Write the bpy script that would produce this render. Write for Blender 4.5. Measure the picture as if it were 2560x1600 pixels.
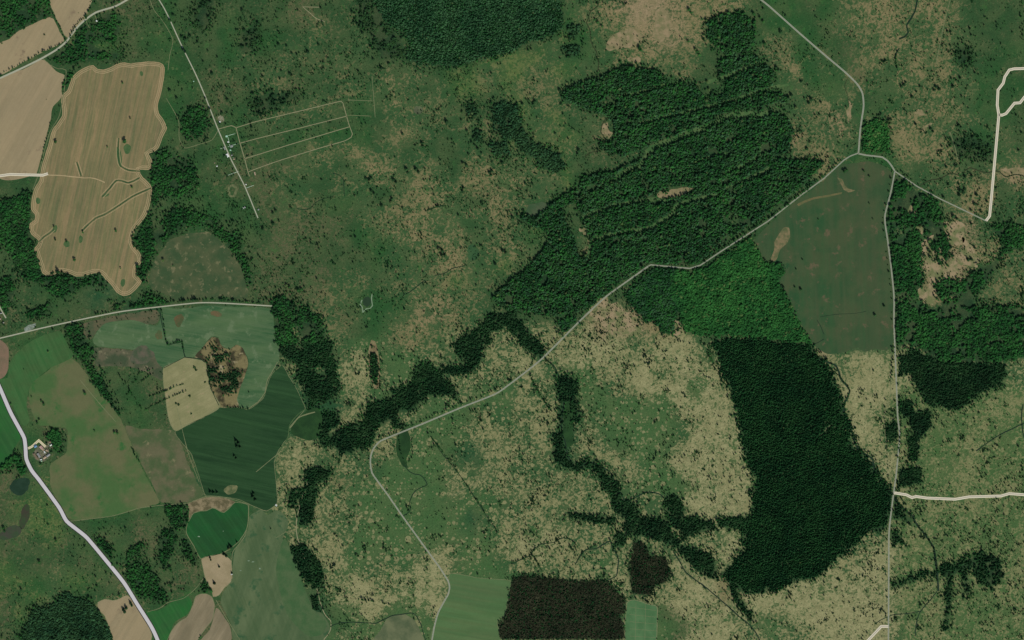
import bpy, bmesh, math, random
import numpy as np
from mathutils import Vector
from mathutils.geometry import tessellate_polygon

for o in list(bpy.data.objects): bpy.data.objects.remove(o)
SC = bpy.context.scene
COL = SC.collection
R = random.Random(11)
NR = np.random.default_rng(7)

# ------------------------------------------------------------------ camera, sky, sun, exposure
cam = bpy.data.objects.new('camera', bpy.data.cameras.new('camera')); COL.objects.link(cam)
cam.location = (0, 0, 10000); cam.rotation_euler = (0, 0, 0)
cam.data.sensor_width = 36; cam.data.lens = 36 * 10000 / 5120
cam.data.clip_start = 10; cam.data.clip_end = 40000
SC.camera = cam
SUN_EL, SUN_AZ = math.radians(39), math.radians(154)       # azimuth clockwise from the top of the picture
w = bpy.data.worlds.new('World'); SC.world = w; w.use_nodes = True
nt = w.node_tree; bg = nt.nodes['Background']
sky = nt.nodes.new('ShaderNodeTexSky'); sky.sky_type = 'NISHITA'; sky.sun_disc = False
sky.sun_elevation = SUN_EL; sky.sun_rotation = SUN_AZ
nt.links.new(sky.outputs[0], bg.inputs[0]); bg.inputs[1].default_value = 0.075
sl = bpy.data.lights.new('sun', 'SUN'); sl.energy = 3.75; sl.angle = math.radians(0.5); sl.color = (1, 0.955, 0.88)
sun = bpy.data.objects.new('sun', sl); COL.objects.link(sun)
tos = Vector((math.sin(SUN_AZ) * math.cos(SUN_EL), math.cos(SUN_AZ) * math.cos(SUN_EL), math.sin(SUN_EL)))
sun.rotation_euler = tos.to_track_quat('Z', 'Y').to_euler()
SC.render.engine = 'CYCLES'
SC.view_settings.view_transform = 'Standard'; SC.view_settings.look = 'None'
SC.view_settings.exposure = 0.0; SC.view_settings.gamma = 1; SC.view_settings.use_curve_mapping = False

# ------------------------------------------------------------------ helpers
def X(px): return (px - 1280) * 2.0          # the land is surveyed on a 2 m grid, origin at its top left corner
def Y(py): return (800 - py) * 2.0
def lin(c):
    return tuple(((v / 255) / 12.92 if v <= 10 else ((v / 255 + 0.055) / 1.055) ** 2.4) for v in c)
def tag(o, label=None, cat=None, group=None, kind=None):
    if label: o['label'] = label
    if cat: o['category'] = cat
    if group: o['group'] = group
    if kind: o['kind'] = kind
    return o
def link(name, me, mat=None, parent=None, loc=(0, 0, 0), rz=0):
    o = bpy.data.objects.new(name, me); COL.objects.link(o)
    if mat and me is not None and not me.materials: me.materials.append(mat)
    o.parent = parent; o.location = loc; o.rotation_euler = (0, 0, rz)
    return o
def mesh(name, v, f):
    me = bpy.data.meshes.new(name); me.from_pydata([tuple(p) for p in v], [], f); me.update(); return me

def vnoise(x, y, scale, seed=0, octaves=4):
    x = np.asarray(x, float) / scale; y = np.asarray(y, float) / scale
    tot = np.zeros_like(x); amp = 1.0; norm = 0
    for k in range(octaves):
        xi = np.floor(x).astype(np.int64); yi = np.floor(y).astype(np.int64)
        fx = x - xi; fy = y - yi; fx = fx * fx * (3 - 2 * fx); fy = fy * fy * (3 - 2 * fy)
        def h(a, b):
            n = (a * 374761393 + b * 668265263 + (seed + k * 17) * 2147483647) & 0xffffffff
            n = ((n ^ (n >> 13)) * 1274126177) & 0xffffffff
            return ((n ^ (n >> 16)) & 0xffff) / 65535.0
        v = (h(xi, yi) * (1 - fx) + h(xi + 1, yi) * fx) * (1 - fy) + (h(xi, yi + 1) * (1 - fx) + h(xi + 1, yi + 1) * fx) * fy
        tot += amp * v; norm += amp; amp *= 0.5; x = x * 2.03 + 11.3; y = y * 2.03 + 5.7
    return tot / norm

def smooth(pts, closed=False, step=6.0, wob=0.0, seed=0):
    P = [np.array(p, float) for p in pts]; n = len(P); out = []
    rng = range(n) if closed else range(n - 1)
    for i in rng:
        p0 = P[(i - 1) % n] if closed or i > 0 else P[i]
        p1 = P[i]; p2 = P[(i + 1) % n]
        p3 = P[(i + 2) % n] if closed or i + 2 < n else p2
        L = np.linalg.norm(p2 - p1); m = max(1, int(L / step))
        for k in range(m):
            t = k / m
            # centripetal-ish, softened tangents so corners do not overshoot
            m1 = (p2 - p0) * 0.35; m2 = (p3 - p1) * 0.35
            lim = L * 0.9
            for mm in (m1, m2):
                l = np.linalg.norm(mm)
                if l > lim: mm *= lim / l
            q = (2*t**3 - 3*t**2 + 1)*p1 + (t**3 - 2*t**2 + t)*m1 + (-2*t**3 + 3*t**2)*p2 + (t**3 - t**2)*m2
            out.append(q)
    if not closed: out.append(P[-1])
    A = np.array(out)
    if wob:
        A[:, 0] += (vnoise(A[:, 0], A[:, 1], 14, seed + 3, 3) - .5) * 2 * wob
        A[:, 1] += (vnoise(A[:, 0], A[:, 1], 14, seed + 9, 3) - .5) * 2 * wob
    return A

W_, H_ = 2560, 1600
def raster(poly):
    """boolean mask of the surveyed area for a closed polygon"""
    m = np.zeros((H_, W_), bool); P = np.asarray(poly, float)
    y0 = max(0, int(P[:, 1].min())); y1 = min(H_, int(P[:, 1].max()) + 2)
    for y in range(y0, y1):
        yy = y + .5; xs = []
        a = P; b = np.roll(P, -1, 0)
        c = (a[:, 1] <= yy) != (b[:, 1] <= yy)
        if not c.any(): continue
        aa, bb = a[c], b[c]
        xs = np.sort(aa[:, 0] + (yy - aa[:, 1]) / (bb[:, 1] - aa[:, 1]) * (bb[:, 0] - aa[:, 0]))
        for k in range(0, len(xs) - 1, 2):
            m[y, max(0, int(xs[k])):max(0, min(W_, int(xs[k + 1]) + 1))] = True
    return m
def stroke(m, pts, wpx, val=True):
    """mark a band of the given width along a polyline"""
    P = np.asarray(pts, float)
    for a, b in zip(P[:-1], P[1:]):
        x0 = int(max(0, min(a[0], b[0]) - wpx)); x1 = int(min(W_, max(a[0], b[0]) + wpx + 1))
        y0 = int(max(0, min(a[1], b[1]) - wpx)); y1 = int(min(H_, max(a[1], b[1]) + wpx + 1))
        if x1 <= x0 or y1 <= y0: continue
        yy, xx = np.mgrid[y0:y1, x0:x1]
        d = b - a; L2 = max(1e-6, d @ d)
        t = np.clip(((xx - a[0]) * d[0] + (yy - a[1]) * d[1]) / L2, 0, 1)
        dd = (xx - a[0] - t * d[0]) ** 2 + (yy - a[1] - t * d[1]) ** 2
        m[y0:y1, x0:x1][dd < (wpx / 2) ** 2] = val
def ell(cx, cy, rx, ry=None, rot=0, n=22, wob=.12, seed=0):
    ry = ry or rx; rr = random.Random(int(cx * 31 + cy * 7 + seed)); c, s = math.cos(math.radians(rot)), math.sin(math.radians(rot)); o = []
    ph = [rr.uniform(0, 6.3) for _ in range(3)]
    for k in range(n):
        a = 2 * math.pi * k / n
        q = 1 + wob * (math.sin(2 * a + ph[0]) + .6 * math.sin(3 * a + ph[1]) + .5 * math.sin(5 * a + ph[2])) / 1.6
        x, y = rx * math.cos(a) * q, ry * math.sin(a) * q
        o.append((cx + x * c - y * s, cy + x * s + y * c))
    return o

# ------------------------------------------------------------------ materials
class NT:
    def __init__(s, name, rough=.95):
        s.m = bpy.data.materials.new(name); s.m.use_nodes = True; s.t = s.m.node_tree
        s.b = s.t.nodes['Principled BSDF']; s.b.inputs['Roughness'].default_value = rough
        s.b.inputs['Specular IOR Level'].default_value = .15
        s.geo = s.t.nodes.new('ShaderNodeNewGeometry')
    def n(s, k, **kw):
        q = s.t.nodes.new(k)
        for a, b in kw.items(): setattr(q, a, b)
        return q
    def l(s, a, b): s.t.links.new(a, b)
    def put(s, sock, v):
        if hasattr(v, 'is_output') or isinstance(v, bpy.types.NodeSocket): s.l(v, sock)
        else: sock.default_value = v
    def mth(s, op, a, b=0.0, c=0.0, clamp=False):
        q = s.n('ShaderNodeMath', operation=op); q.use_clamp = clamp
        s.put(q.inputs[0], a); s.put(q.inputs[1], b)
        if op in ('MULTIPLY_ADD', 'SMOOTH_MIN'): s.put(q.inputs[2], c)
        return q.outputs[0]
    def ss(s, v, lo, hi, a=0.0, b=1.0):
        q = s.n('ShaderNodeMapRange', interpolation_type='SMOOTHSTEP')
        s.put(q.inputs[0], v); s.put(q.inputs[1], lo); s.put(q.inputs[2], hi); s.put(q.inputs[3], a); s.put(q.inputs[4], b)
        return q.outputs[0]
    def mix(s, f, a, b, mode='MIX'):
        q = s.n('ShaderNodeMix', data_type='RGBA', blend_type=mode)
        s.put(q.inputs[0], f); s.put(q.inputs[6], a if not isinstance(a, tuple) else (*a[:3], 1)); s.put(q.inputs[7], b if not isinstance(b, tuple) else (*b[:3], 1))
        return q.outputs[2]
    def noise(s, feat, detail=5, rough=.6, off=(0, 0, 0), stretch=None, rot=0, dist=0):
        mp = s.n('ShaderNodeMapping', vector_type='TEXTURE'); s.l(s.geo.outputs['Position'], mp.inputs[0])
        mp.inputs['Location'].default_value = off; mp.inputs['Rotation'].default_value = (0, 0, math.radians(rot))
        mp.inputs['Scale'].default_value = (feat * (stretch or 1), feat, feat)
        q = s.n('ShaderNodeTexNoise'); q.noise_dimensions = '2D'
        s.l(mp.outputs[0], q.inputs['Vector']); q.inputs['Scale'].default_value = 1
        q.inputs['Detail'].default_value = detail; q.inputs['Roughness'].default_value = rough; q.inputs['Distortion'].default_value = dist
        return q.outputs[0]
    def scalecol(s, col, f):
        q = s.n('ShaderNodeVectorMath', operation='SCALE'); s.put(q.inputs[0], col); s.put(q.inputs['Scale'], f); return q.outputs[0]
    def col(s, c): s.put(s.b.inputs['Base Color'], c if not isinstance(c, tuple) else (*c[:3], 1))
    def bump(s, h, strength, dist):
        q = s.n('ShaderNodeBump'); q.inputs['Strength'].default_value = strength; q.inputs['Distance'].default_value = dist
        s.l(h, q.inputs['Height']); s.l(q.outputs[0], s.b.inputs['Normal'])

def mat_ground():
    m = NT('heath_and_meadow')
    a = m.n('ShaderNodeAttribute', attribute_name='sward'); b = m.n('ShaderNodeAttribute', attribute_name='patch')
    base, cover, patch, disc = a.outputs['Color'], a.outputs['Alpha'], b.outputs['Color'], b.outputs['Alpha']
    big = m.noise(200, 4, .55); mid = m.noise(34, 6, .74, (300, 90, 0), dist=.6); fine = m.noise(13, 4, .75, (90, 900, 0)); gr = m.noise(8, 3, .8, (5, 50, 0))
    blend = m.mth('MULTIPLY_ADD', big, .2, m.mth('MULTIPLY_ADD', mid, .42, m.mth('MULTIPLY', fine, .38)))
    # cover 0..1 -> threshold
    th = m.mth('MULTIPLY_ADD', cover, -.30, .645)
    f = m.ss(m.mth('SUBTRACT', blend, th), -.035, .05)
    # round bleached spots, rings and old bush scars
    grp = m.noise(170, 4, .6, (44, 820, 0))
    def discs(size, seed, lo):
        v = m.n('ShaderNodeTexVoronoi'); v.voronoi_dimensions = '2D'
        mp = m.n('ShaderNodeMapping', vector_type='TEXTURE'); m.l(m.geo.outputs['Position'], mp.inputs[0])
        mp.inputs['Scale'].default_value = (size,) * 3; mp.inputs['Location'].default_value = (seed * 37, seed * 91, 0)
        m.l(mp.outputs[0], v.inputs['Vector']); v.inputs['Scale'].default_value = 1
        sp = m.n('ShaderNodeSeparateColor'); m.l(v.outputs['Color'], sp.inputs[0])
        rad = m.mth('MULTIPLY_ADD', sp.outputs[0], .26, .10)
        dist = m.mth('ADD', v.outputs['Distance'], m.mth('MULTIPLY_ADD', fine, .16, -.08))
        body = m.ss(m.mth('SUBTRACT', dist, rad), -.03, .035, 1, 0)
        inner = m.ss(m.mth('SUBTRACT', dist, m.mth('MULTIPLY', rad, .55)), -.05, .05, 1, 0)
        hollow = m.mth('MULTIPLY', inner, m.mth('GREATER_THAN', sp.outputs[2], .55))
        body = m.mth('MULTIPLY', body, m.mth('MULTIPLY_ADD', hollow, -.6, 1.0))
        return m.mth('MULTIPLY', body, m.mth('GREATER_THAN', m.mth('ADD', m.mth('MULTIPLY', disc, .8), m.mth('MULTIPLY_ADD', grp, 1.8, -.98)), m.mth('MULTIPLY_ADD', sp.outputs[1], 1, lo)))
    d = m.mth('MAXIMUM', m.mth('MAXIMUM', discs(46, 1, .12), discs(25, 5, .02)), discs(15, 9, .1))
    f2 = m.mth('MAXIMUM', f, m.mth('MULTIPLY', d, .9))
    # base varies between fresher and browner grass
    tone = m.noise(120, 5, .6, (700, 20, 0)); tone2 = m.noise(34, 5, .7, (40, 620, 0))
    g1 = m.mix(m.ss(tone, .38, .66), m.mix(.5, base, m.scalecol(base, .78)), m.mix(.28, base, lin((92, 96, 62))))
    g1 = m.mix(m.ss(tone2, .55, .72, 0, .55), g1, m.mix(.6, base, lin((38, 78, 44))))
    g1 = m.mix(m.ss(m.noise(48, 5, .7, (900, 333, 0)), .6, .75, 0, .5), g1, lin((58, 108, 50)))
    p1 = m.mix(m.ss(tone2, .35, .7), patch, m.mix(.5, patch, lin((100, 104, 66))))
    c = m.mix(f2, g1, p1)
    # small dark heather and rush tussocks
    tus = m.ss(m.noise(11, 3, .75, (77, 11, 0)), .60, .70, 0, .6)
    c = m.mix(m.mth('MULTIPLY', tus, m.ss(m.noise(150, 3, .6, (555, 5, 0)), .38, .6)), c, lin((34, 52, 32)))
    c = m.scalecol(c, m.mth('MULTIPLY_ADD', gr, 1.1, .46))
    m.col(c); m.bump(m.mth('ADD', fine, m.mth('MULTIPLY', mid, 2)), .5, 2.0)
    return m.m

def mat_field(name, c1, c2, feat=90, sharp=.12, stripe=None, stripes=(), grain=.35, spots=None, seed=0, stretch=1, rot=0):
    m = NT(name)
    n1 = m.noise(feat, 5, .6, (seed * 53, seed * 17, 0), stretch, rot); g = m.noise(8, 4, .8, (seed, 9, 0)); n3 = m.noise(30, 4, .65, (seed * 7, 41, 0))
    c = m.mix(m.ss(n1, .5 - sharp, .5 + sharp), lin(c1), lin(c2))
    for si, (ang, sp, cs, amt) in enumerate(([stripe] if stripe else []) + list(stripes)):
        mp = m.n('ShaderNodeMapping', vector_type='TEXTURE'); m.l(m.geo.outputs['Position'], mp.inputs[0])
        mp.inputs['Rotation'].default_value = (0, 0, math.radians(ang)); mp.inputs['Scale'].default_value = (sp, sp * 22, 1); mp.inputs['Location'].default_value = (si * 517, si * 91, 0)
        for k, (q, am) in enumerate(((1, 1.0), (3.1, .8))):
            nn = m.n('ShaderNodeTexNoise'); nn.noise_dimensions = '2D'; m.l(mp.outputs[0], nn.inputs['Vector'])
            nn.inputs['Scale'].default_value = 1 / q; nn.inputs['Detail'].default_value = 3; nn.inputs['Roughness'].default_value = .8
            c = m.mix(m.mth('MULTIPLY', m.ss(nn.outputs[0], .44, .6), amt * am), c, lin(cs))
    if spots:
        cs, lo, ft = spots
        c = m.mix(m.ss(m.noise(ft, 5, .65, (seed * 3, 777, 0)), lo, lo + .12), c, lin(cs))
    c = m.scalecol(c, m.mth('MULTIPLY_ADD', m.mth('ADD', m.mth('MULTIPLY', g, .6), m.mth('MULTIPLY', n3, .4)), grain * 2, 1 - grain))
    m.col(c); m.bump(g, .3, 1.0)
    return m.m

def mat_plain(name, c, grain=.2, feat=9, rough=.9):
    m = NT(name, rough)
    m.col(m.scalecol((*lin(c),), m.mth('MULTIPLY_ADD', m.noise(feat, 4, .8), grain * 2, 1 - grain))); return m.m

def mat_leaf(name, dark, light, inst=True, spread=1.0):
    m = NT(name, .85)
    if inst:
        at = m.n('ShaderNodeAttribute', attribute_name='tint'); at.attribute_type = 'INSTANCER'; t = at.outputs['Fac']
    else:
        oi = m.n('ShaderNodeObjectInfo'); t = oi.outputs['Random']
    reg = m.noise(140, 4, .6, (31, 7, 0))
    c0 = m.mth('MULTIPLY_ADD', m.ss(m.noise(46, 4, .65, (501, 77, 0)), .3, .7), .42, .78)
    c = m.mix(m.mth('MULTIPLY_ADD', m.ss(reg, .35, .65), .5, m.mth('MULTIPLY', t, .5 * spread)), lin(dark), lin(light))
    c = m.mix(m.mth('MULTIPLY', m.mth('GREATER_THAN', t, .93), .5), c, lin((88, 96, 58)))
    c = m.scalecol(c, m.mth('MULTIPLY', c0, m.mth('MULTIPLY_ADD', t, .4, .8)))
    m.col(c); m.b.inputs['Specular IOR Level'].default_value = .1
    return m.m

# ------------------------------------------------------------------ land cover survey, one letter per 80 m square
CL = {  # sward, patch colour, patch cover, round bleached spots
 '.': ((50, 82, 46), (88, 94, 62), .25, .0), 'g': ((44, 86, 44), (76, 102, 58), .15, .0), 'd': ((38, 70, 42), (56, 86, 50), .3, .0),
 'b': ((60, 86, 50), (88, 90, 62), .42, .0), 'm': ((54, 88, 50), (112, 110, 74), .38, .05), 't': ((60, 92, 52), (130, 120, 84), .52, .0),
 'p': ((64, 90, 54), (142, 126, 92), .52, .0), 'P': ((88, 98, 64), (146, 130, 98), .72, .0), 'y': ((54, 88, 50), (138, 136, 94), .45, .62),
 'Y': ((74, 100, 58), (146, 144, 102), .63, .45), 'o': ((68, 101, 57), (132, 132, 92), .10, .5), 'l': ((58, 94, 48), (92, 108, 60), .45, .0),
 'e': ((72, 102, 57), (126, 128, 86), .42, .4), 'h': ((40, 80, 48), (62, 92, 56), .3, .0)}
GRID = """
ddd...bbbbg.....|..bb...ddddddddd|dddmmtpPPPptttm.|ggbgmmttmttm....
ddd..gggbbg...g.|..bm..mddddddddd|dddgmmtPPpPttmg.|gggbmttttmttm...
d..dlllbbgg...g.|gg.m..m.ddddddd.|dd.lgmttpPptm.gg|mmggbmmttmtmm...
...dblbbb.g...gm|..mm.mm.ddddddll|llmmgmtttmmm.ddd|mmgdbmttmtmm...g
..........gg.bm.|mm..mm...mm.llml|lmmlm.mmmmmdd.dd|mtggdbmmttmtmgg.
..........gg.bb.|mmb..mmmtm.mllml|mmmm..ddd.dddddd|gmmggmmmtmmmmg.g
..........g..b..|dd.mm.gmtmmm...m|lmmmdddddddddd.d|mmmtmm.gmmttmgg.
..........g...g.|mm.m..gdmmmm.mm.|lml.mddddd.ddddd|mmmmpmgmttmmmmg.
..........g..gg.|bbgmggg.mtm.mmmd|lmml.mm.dddddddd|mpmmpmgmtmtmmgm.
..........d..g.b|g.bmmmtmm.m..mdd|mllm.bmm.pdddddd|mmmtmgggttttm.gm
..........dg..b.|bbmmm.mttmmm.mtt|mmml.ddddddddddd|ddttmgggm.mmm.pp
..........dg..bb|bmm..mmtmmtmmtmt|tmml.ddddddtt.dd|ddhmmh..dmmttt.p
d.........dgg.g.|bbmbggm.mmttm.tm|mm.ddddddddddd.d|ddhhphhhddmmtt.m
d.........ddgg.g|.bb.bbmmmtttmtmt|mml.dddddddddddd|.dhhhhbhhhddpm.d
dd........dddg.g|.bbbb.gmtttmt.mm|mldddtdddddddddd|hmhhbbhhdddpPmmd
dd.......dddbbbb|bbbbbb.gmmmttmmt|tmdddttddddddddd|dphhbbhhdddppttd
dd......ddbbbbb.|bbbbb..gmmmttmml|ttdddtdddddddddd|dhhbbbhhddpPttdm
ddd..hhh.bbbbbbb|bbbbbmm.mmmmlmmd|mddddddddddddddd|ddhhbbhhddpPmdmt
t.dg.hh.ddbbb.bb|bbbbmmggmtttmmdd|dddddddttddddddd|ddhhhbhhddppddmm
b.d..bbbhhhhhhhd|dddmmbmggmpptmdd|ddddttPPPddpdddd|ddhhbhhhdgmddddd
..mdbbbhhbhhohhd|dgd.mm.gmttmmmdd|yyyyYPPPttypdddd|dddhbhhdddddddd.
bggggdbbbhhhhhhh|hdddymoomtmmyddy|yydyYYYyyYYydddd|dddPhhhhdddddddd
bgggbbdbbhhtbbhh|hyddyyYyooyymdyy|YyyYYYYyYYYYdddd|dddddYYYYyddddddy
gggbbb.b..btttbb|hhydyyYyooyddddy|yYyyoyyYYyYYYddd|dddddyYYYydddddy
ggbtttb..bbttttb|hhhddyyooyyddooo|yyddooyyYYYoYddd|dddddYYYYyYddddy
gbbttbb.g.btttbh|hhhhhdyyyddooyyo|yyyddoooooYYYddd|dddddYYYyyddyyyy
ggbbbbbbgbbbhhhh|hhhhddddddoooyyy|yyyhddooooyyYYdd|dddddYYyyddyyYYY
ggb.bb..bbbbhhhh|hhyyddddddoyoyyy|yyyhddooooyYYYYd|dddddYYyyyyyYYYY
gg..bbbb.bbbhhhh|hyYymddddoooyhyy|yyyhdyyoooYYYYYd|dddddddYydyyYYyy
b.mbbbbblgbbmhhh|hyyymddmooooyyyy|yyyydyyyoooYYyYd|dddddddYyddyyyYy
b.lbbbggggb.hhhh|hyyddmooooooyyyy|yyyyyddooooYYYYd|ddddddddyyyyyyyy
bllllbbgggg.ttgg|hyyddyoooooooooy|yyyyydyyyyYYYYdd|ddddddddyyyyyyyy
blllb.g.b.d.gggg|hydydyyoooooohyy|yyyyyddddddyYYYY|dddddddyyyyYyyyy
b..l..b.bb.d.ggg|hhydyyoooooooooy|yoYyyydddddddYYd|ddddddyYyYyyyddy
b..b.g.gbb.d.bhb|hhdddyooooyYyooy|YYyyyydddydyYYyd|ddddddYYYyyYyyyy
l.bm.bgmdddbb.tt|hhddyYoyyyYYyooy|yyyyyoYdddYddYYd|dddYyYYYyyyyyddd
llgmllbbddbb.gtt|hhgddyYyyYYYoyoo|dddddddYdddYYtYY|YYYYYYYYyyyyydyy
b.lmdddttdddgbbh|hhhhyYYYYYYYyooo|ddddddddyYYYYtYY|YYYYYYYYyyyyyyyy
blddddttttgbbbbh|hhhh.oYyoooYYooo|dddddddoobYYYYYY|yYYYYYYYyyyyyyyy
bddddddttggbbbbh|hhhhoyoooooYoooo|ddddddddoobYYYyy|oyyYYYYyyyyyyyyy
""".split()
def row(s):
    return ''.join((q + q[-1] * 16)[:16] for q in s.split('|'))
G = [row(s) for s in GRID]
G = [''.join(('y' if r_ >= 20 and c_ >= 17 else 'm' if c_ >= 30 and ch == 'd' and c_ > 48 else '.') if ch == 'd' else ch for c_, ch in enumerate(rw)) for r_, rw in enumerate(G)]     # woods darken their own floor further down
G = [''.join('e' if (24 <= r_ and c_ >= 56 and ch in 'yY') or (26 <= r_ <= 31 and 49 < c_ and ch in 'yY' and c_ > 55) else ch for c_, ch in enumerate(rw)) for r_, rw in enumerate(G)]
lut = np.array([[[*lin(CL[c][0]), CL[c][2], *lin(CL[c][1]), CL[c][3]] for c in r] for r in G])      # 40 x 64 x 8
STEP = 8
xs = np.arange(-1600, 2560 + 1601, STEP, float); ys = np.arange(-1600, 1600 + 1601, STEP, float)
gx, gy = np.meshgrid(xs, ys)
wx = gx + (vnoise(gx, gy, 60, 1, 4) - .5) * 70; wy = gy + (vnoise(gx, gy, 60, 2, 4) - .5) * 70
def mirror(a, n):       # beyond the surveyed land the same kind of country goes on
    a = np.abs(a); a = np.where(a > n, 2 * n - a, a); return np.clip(np.abs(a), 0, n - 1e-3)
u = np.clip(mirror(wx, W_) / 40 - .5, 0, 62.999); v = np.clip(mirror(wy, H_) / 40 - .5, 0, 38.999)
iu = u.astype(int); iv = v.astype(int); fu = (u - iu)[..., None]; fv = (v - iv)[..., None]
cov = (lut[iv, iu] * (1 - fu) + lut[iv, iu + 1] * fu) * (1 - fv) + (lut[iv + 1, iu] * (1 - fu) + lut[iv + 1, iu + 1] * fu) * fv
ny, nx = gx.shape
me = bpy.data.meshes.new('ground')
co = np.stack([(gx - 1280) * 2, (800 - gy) * 2, np.zeros_like(gx)], -1).reshape(-1, 3)
me.vertices.add(len(co)); me.vertices.foreach_set('co', co.ravel())
i = (np.arange(ny - 1)[:, None] * nx + np.arange(nx - 1)[None, :]).ravel()
quads = np.stack([i, i + nx, i + nx + 1, i + 1], -1)
me.loops.add(quads.size); me.loops.foreach_set('vertex_index', quads.ravel())
me.polygons.add(len(quads)); me.polygons.foreach_set('loop_start', np.arange(0, quads.size, 4)); me.polygons.foreach_set('loop_total', np.full(len(quads), 4))
me.update(); me.validate()
ground_me = me
tag(link('ground', me, mat_ground()), kind='structure', label='rough heath and meadow ground stretching under everything')

# ------------------------------------------------------------------ flat land parcels
open_mask = np.zeros((H_, W_), bool)          # cleared of wild shrubs
def sheet(name, poly, mat, z, label=None):
    v = [(X(p[0]), Y(p[1]), z) for p in poly]
    tri = tessellate_polygon([[Vector(q) for q in v]])
    f = []
    for t in tri:
        a, b, c = (Vector(v[k]) for k in t)
        f.append(t if (b - a).cross(c - a).z > 0 else t[::-1])
    o = link(name, mesh(name, v, f), mat); tag(o, label, kind='structure'); return o
def field(name, pts, mat, z=.1, label=None, wob=1.5, clear=True, seed=0):
    P = smooth(pts, True, 7, wob, seed)
    if clear: open_mask[raster(P)] = True
    sheet(name, P, mat, z, label); return P
def strip_mesh(name, pts, wpx, mat, z, closed=False, sm=True, wob=0, seed=0, var=0, step=5, z_add=0):
    P = smooth(pts, closed, step, wob, seed) if sm else np.array(pts, float)
    if closed: P = np.vstack([P, P[:1]])
    v = []; n = len(P)
    for k in range(n):
        a = P[max(0, k - 1)]; b = P[min(n - 1, k + 1)]
        if closed and k in (0, n - 1): a = P[-2]; b = P[1]
        d1 = P[k] - a; d2 = b - P[k]
        l1, l2 = np.linalg.norm(d1), np.linalg.norm(d2)
        d1 = d1 / l1 if l1 > 1e-6 else d2 / max(l2, 1e-6); d2 = d2 / l2 if l2 > 1e-6 else d1
        t = d1 + d2; t /= max(1e-6, np.linalg.norm(t)); nn = np.array((-t[1], t[0]))
        cosm = max(.45, float(np.dot(nn, (-d1[1], d1[0]))))
        h = wpx / 2 / cosm
        if var: h *= 1 + var * (float(vnoise(P[k][0], P[k][1], 12, seed + 5, 2)) - .5) * 2
        v += [(X(P[k][0] + nn[0] * h), Y(P[k][1] + nn[1] * h), z), (X(P[k][0] - nn[0] * h), Y(P[k][1] - nn[1] * h), z)]
    f = [(2 * k, 2 * k + 2, 2 * k + 3, 2 * k + 1) for k in range(n - 1)]
    v0, v1, v2 = (Vector(v[j]) for j in f[0][:3])
    if (v1 - v0).cross(v2 - v0).z < 0: f = [q[::-1] for q in f]
    return mesh(name, v, f)
def strip(name, pts, wpx, mat, z, label=None, **kw):
    o = link(name, strip_mesh(name, pts, wpx, mat, z, **kw), mat); tag(o, label, kind='structure'); return o

M_soil = mat_field('bare_soil', (154, 140, 106), (142, 130, 100), 160, .3, stripes=((-30, 14, (134, 122, 92), .3), (-30, 70, (162, 144, 110), .3)), grain=.16, seed=1, spots=((126, 112, 88), .62, 120), stretch=3, rot=60)
M_soil2 = mat_field('grey_tilled_soil', (146, 134, 106), (112, 106, 82), 90, .22, stripes=((-30, 16, (120, 110, 84), .4),), grain=.2, seed=2, stretch=4, rot=60)
M_straw = mat_field('stubble', (142, 126, 90), (122, 112, 80), 240, .2, stripes=((-12, 13, (96, 108, 68), .55), (-12, 60, (90, 98, 66), .5), (-12, 10, (156, 130, 94), .25)), grain=.3, seed=3)
M_dry = mat_field('dry_pasture', (144, 140, 100), (128, 128, 88), 80, .2, stripes=((-60, 14, (118, 120, 80), .3),), grain=.25, seed=4, spots=((152, 138, 104), .6, 40))
M_teal = mat_field('wet_meadow', (50, 88, 54), (80, 106, 68), 120, .18, stripes=((80, 16, (92, 112, 78), .35),), grain=.22, seed=5, stretch=4, rot=12, spots=((96, 116, 82), .56, 60))
M_crop = mat_field('dark_green_crop', (33, 64, 35), (42, 74, 41), 170, .2, stripes=((78, 15, (52, 84, 50), .4), (78, 60, (28, 54, 32), .35)), grain=.2, seed=6, stretch=3, rot=10)
M_lush = mat_field('lush_crop', (30, 86, 40), (36, 76, 38), 110, .15, stripes=((35, 18, (48, 96, 54), .3), (35, 70, (28, 66, 36), .35)), grain=.16, seed=7, stretch=2)
M_bright = mat_field('bright_grass', (38, 98, 44), (46, 88, 46), 130, .15, stripes=((30, 20, (60, 108, 56), .3), (30, 60, (34, 80, 40), .3)), grain=.18, seed=8)
M_brightb = mat_field('fresh_pasture', (54, 98, 52), (60, 90, 50), 90, .2, stripes=((25, 18, (74, 108, 62), .3),), grain=.22, seed=9)
M_olive = mat_field('olive_pasture', (90, 106, 72), (74, 94, 60), 110, .2, stripes=((20, 18, (102, 116, 80), .25), (-18, 120, (64, 88, 56), .4)), grain=.2, seed=10, stretch=2, rot=70, spots=((56, 88, 56), .56, 90))
M_pasture = mat_field('mown_pasture', (72, 104, 60), (92, 110, 70), 130, .22, stripes=((80, 22, (84, 118, 72), .4), (80, 80, (62, 94, 56), .35)), grain=.18, seed=11, stretch=4)
M_big = mat_field('dark_meadow', (42, 78, 46), (66, 82, 52), 120, .16, stripes=((0, 26, (54, 88, 52), .3), (4, 120, (76, 82, 56), .35)), grain=.2, seed=12, spots=((94, 88, 64), .60, 60))
M_marsh = mat_field('marsh', (32, 60, 32), (42, 74, 38), 60, .2, grain=.3, seed=13)
M_knoll = mat_field('knoll_heather', (120, 112, 76), (60, 58, 40), 60, .1, grain=.4, seed=14, spots=((150, 140, 106), .58, 40))
M_scar = mat_field('worn_pale_earth', (128, 114, 82), (84, 94, 60), 26, .2, grain=.3, seed=15)
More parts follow.
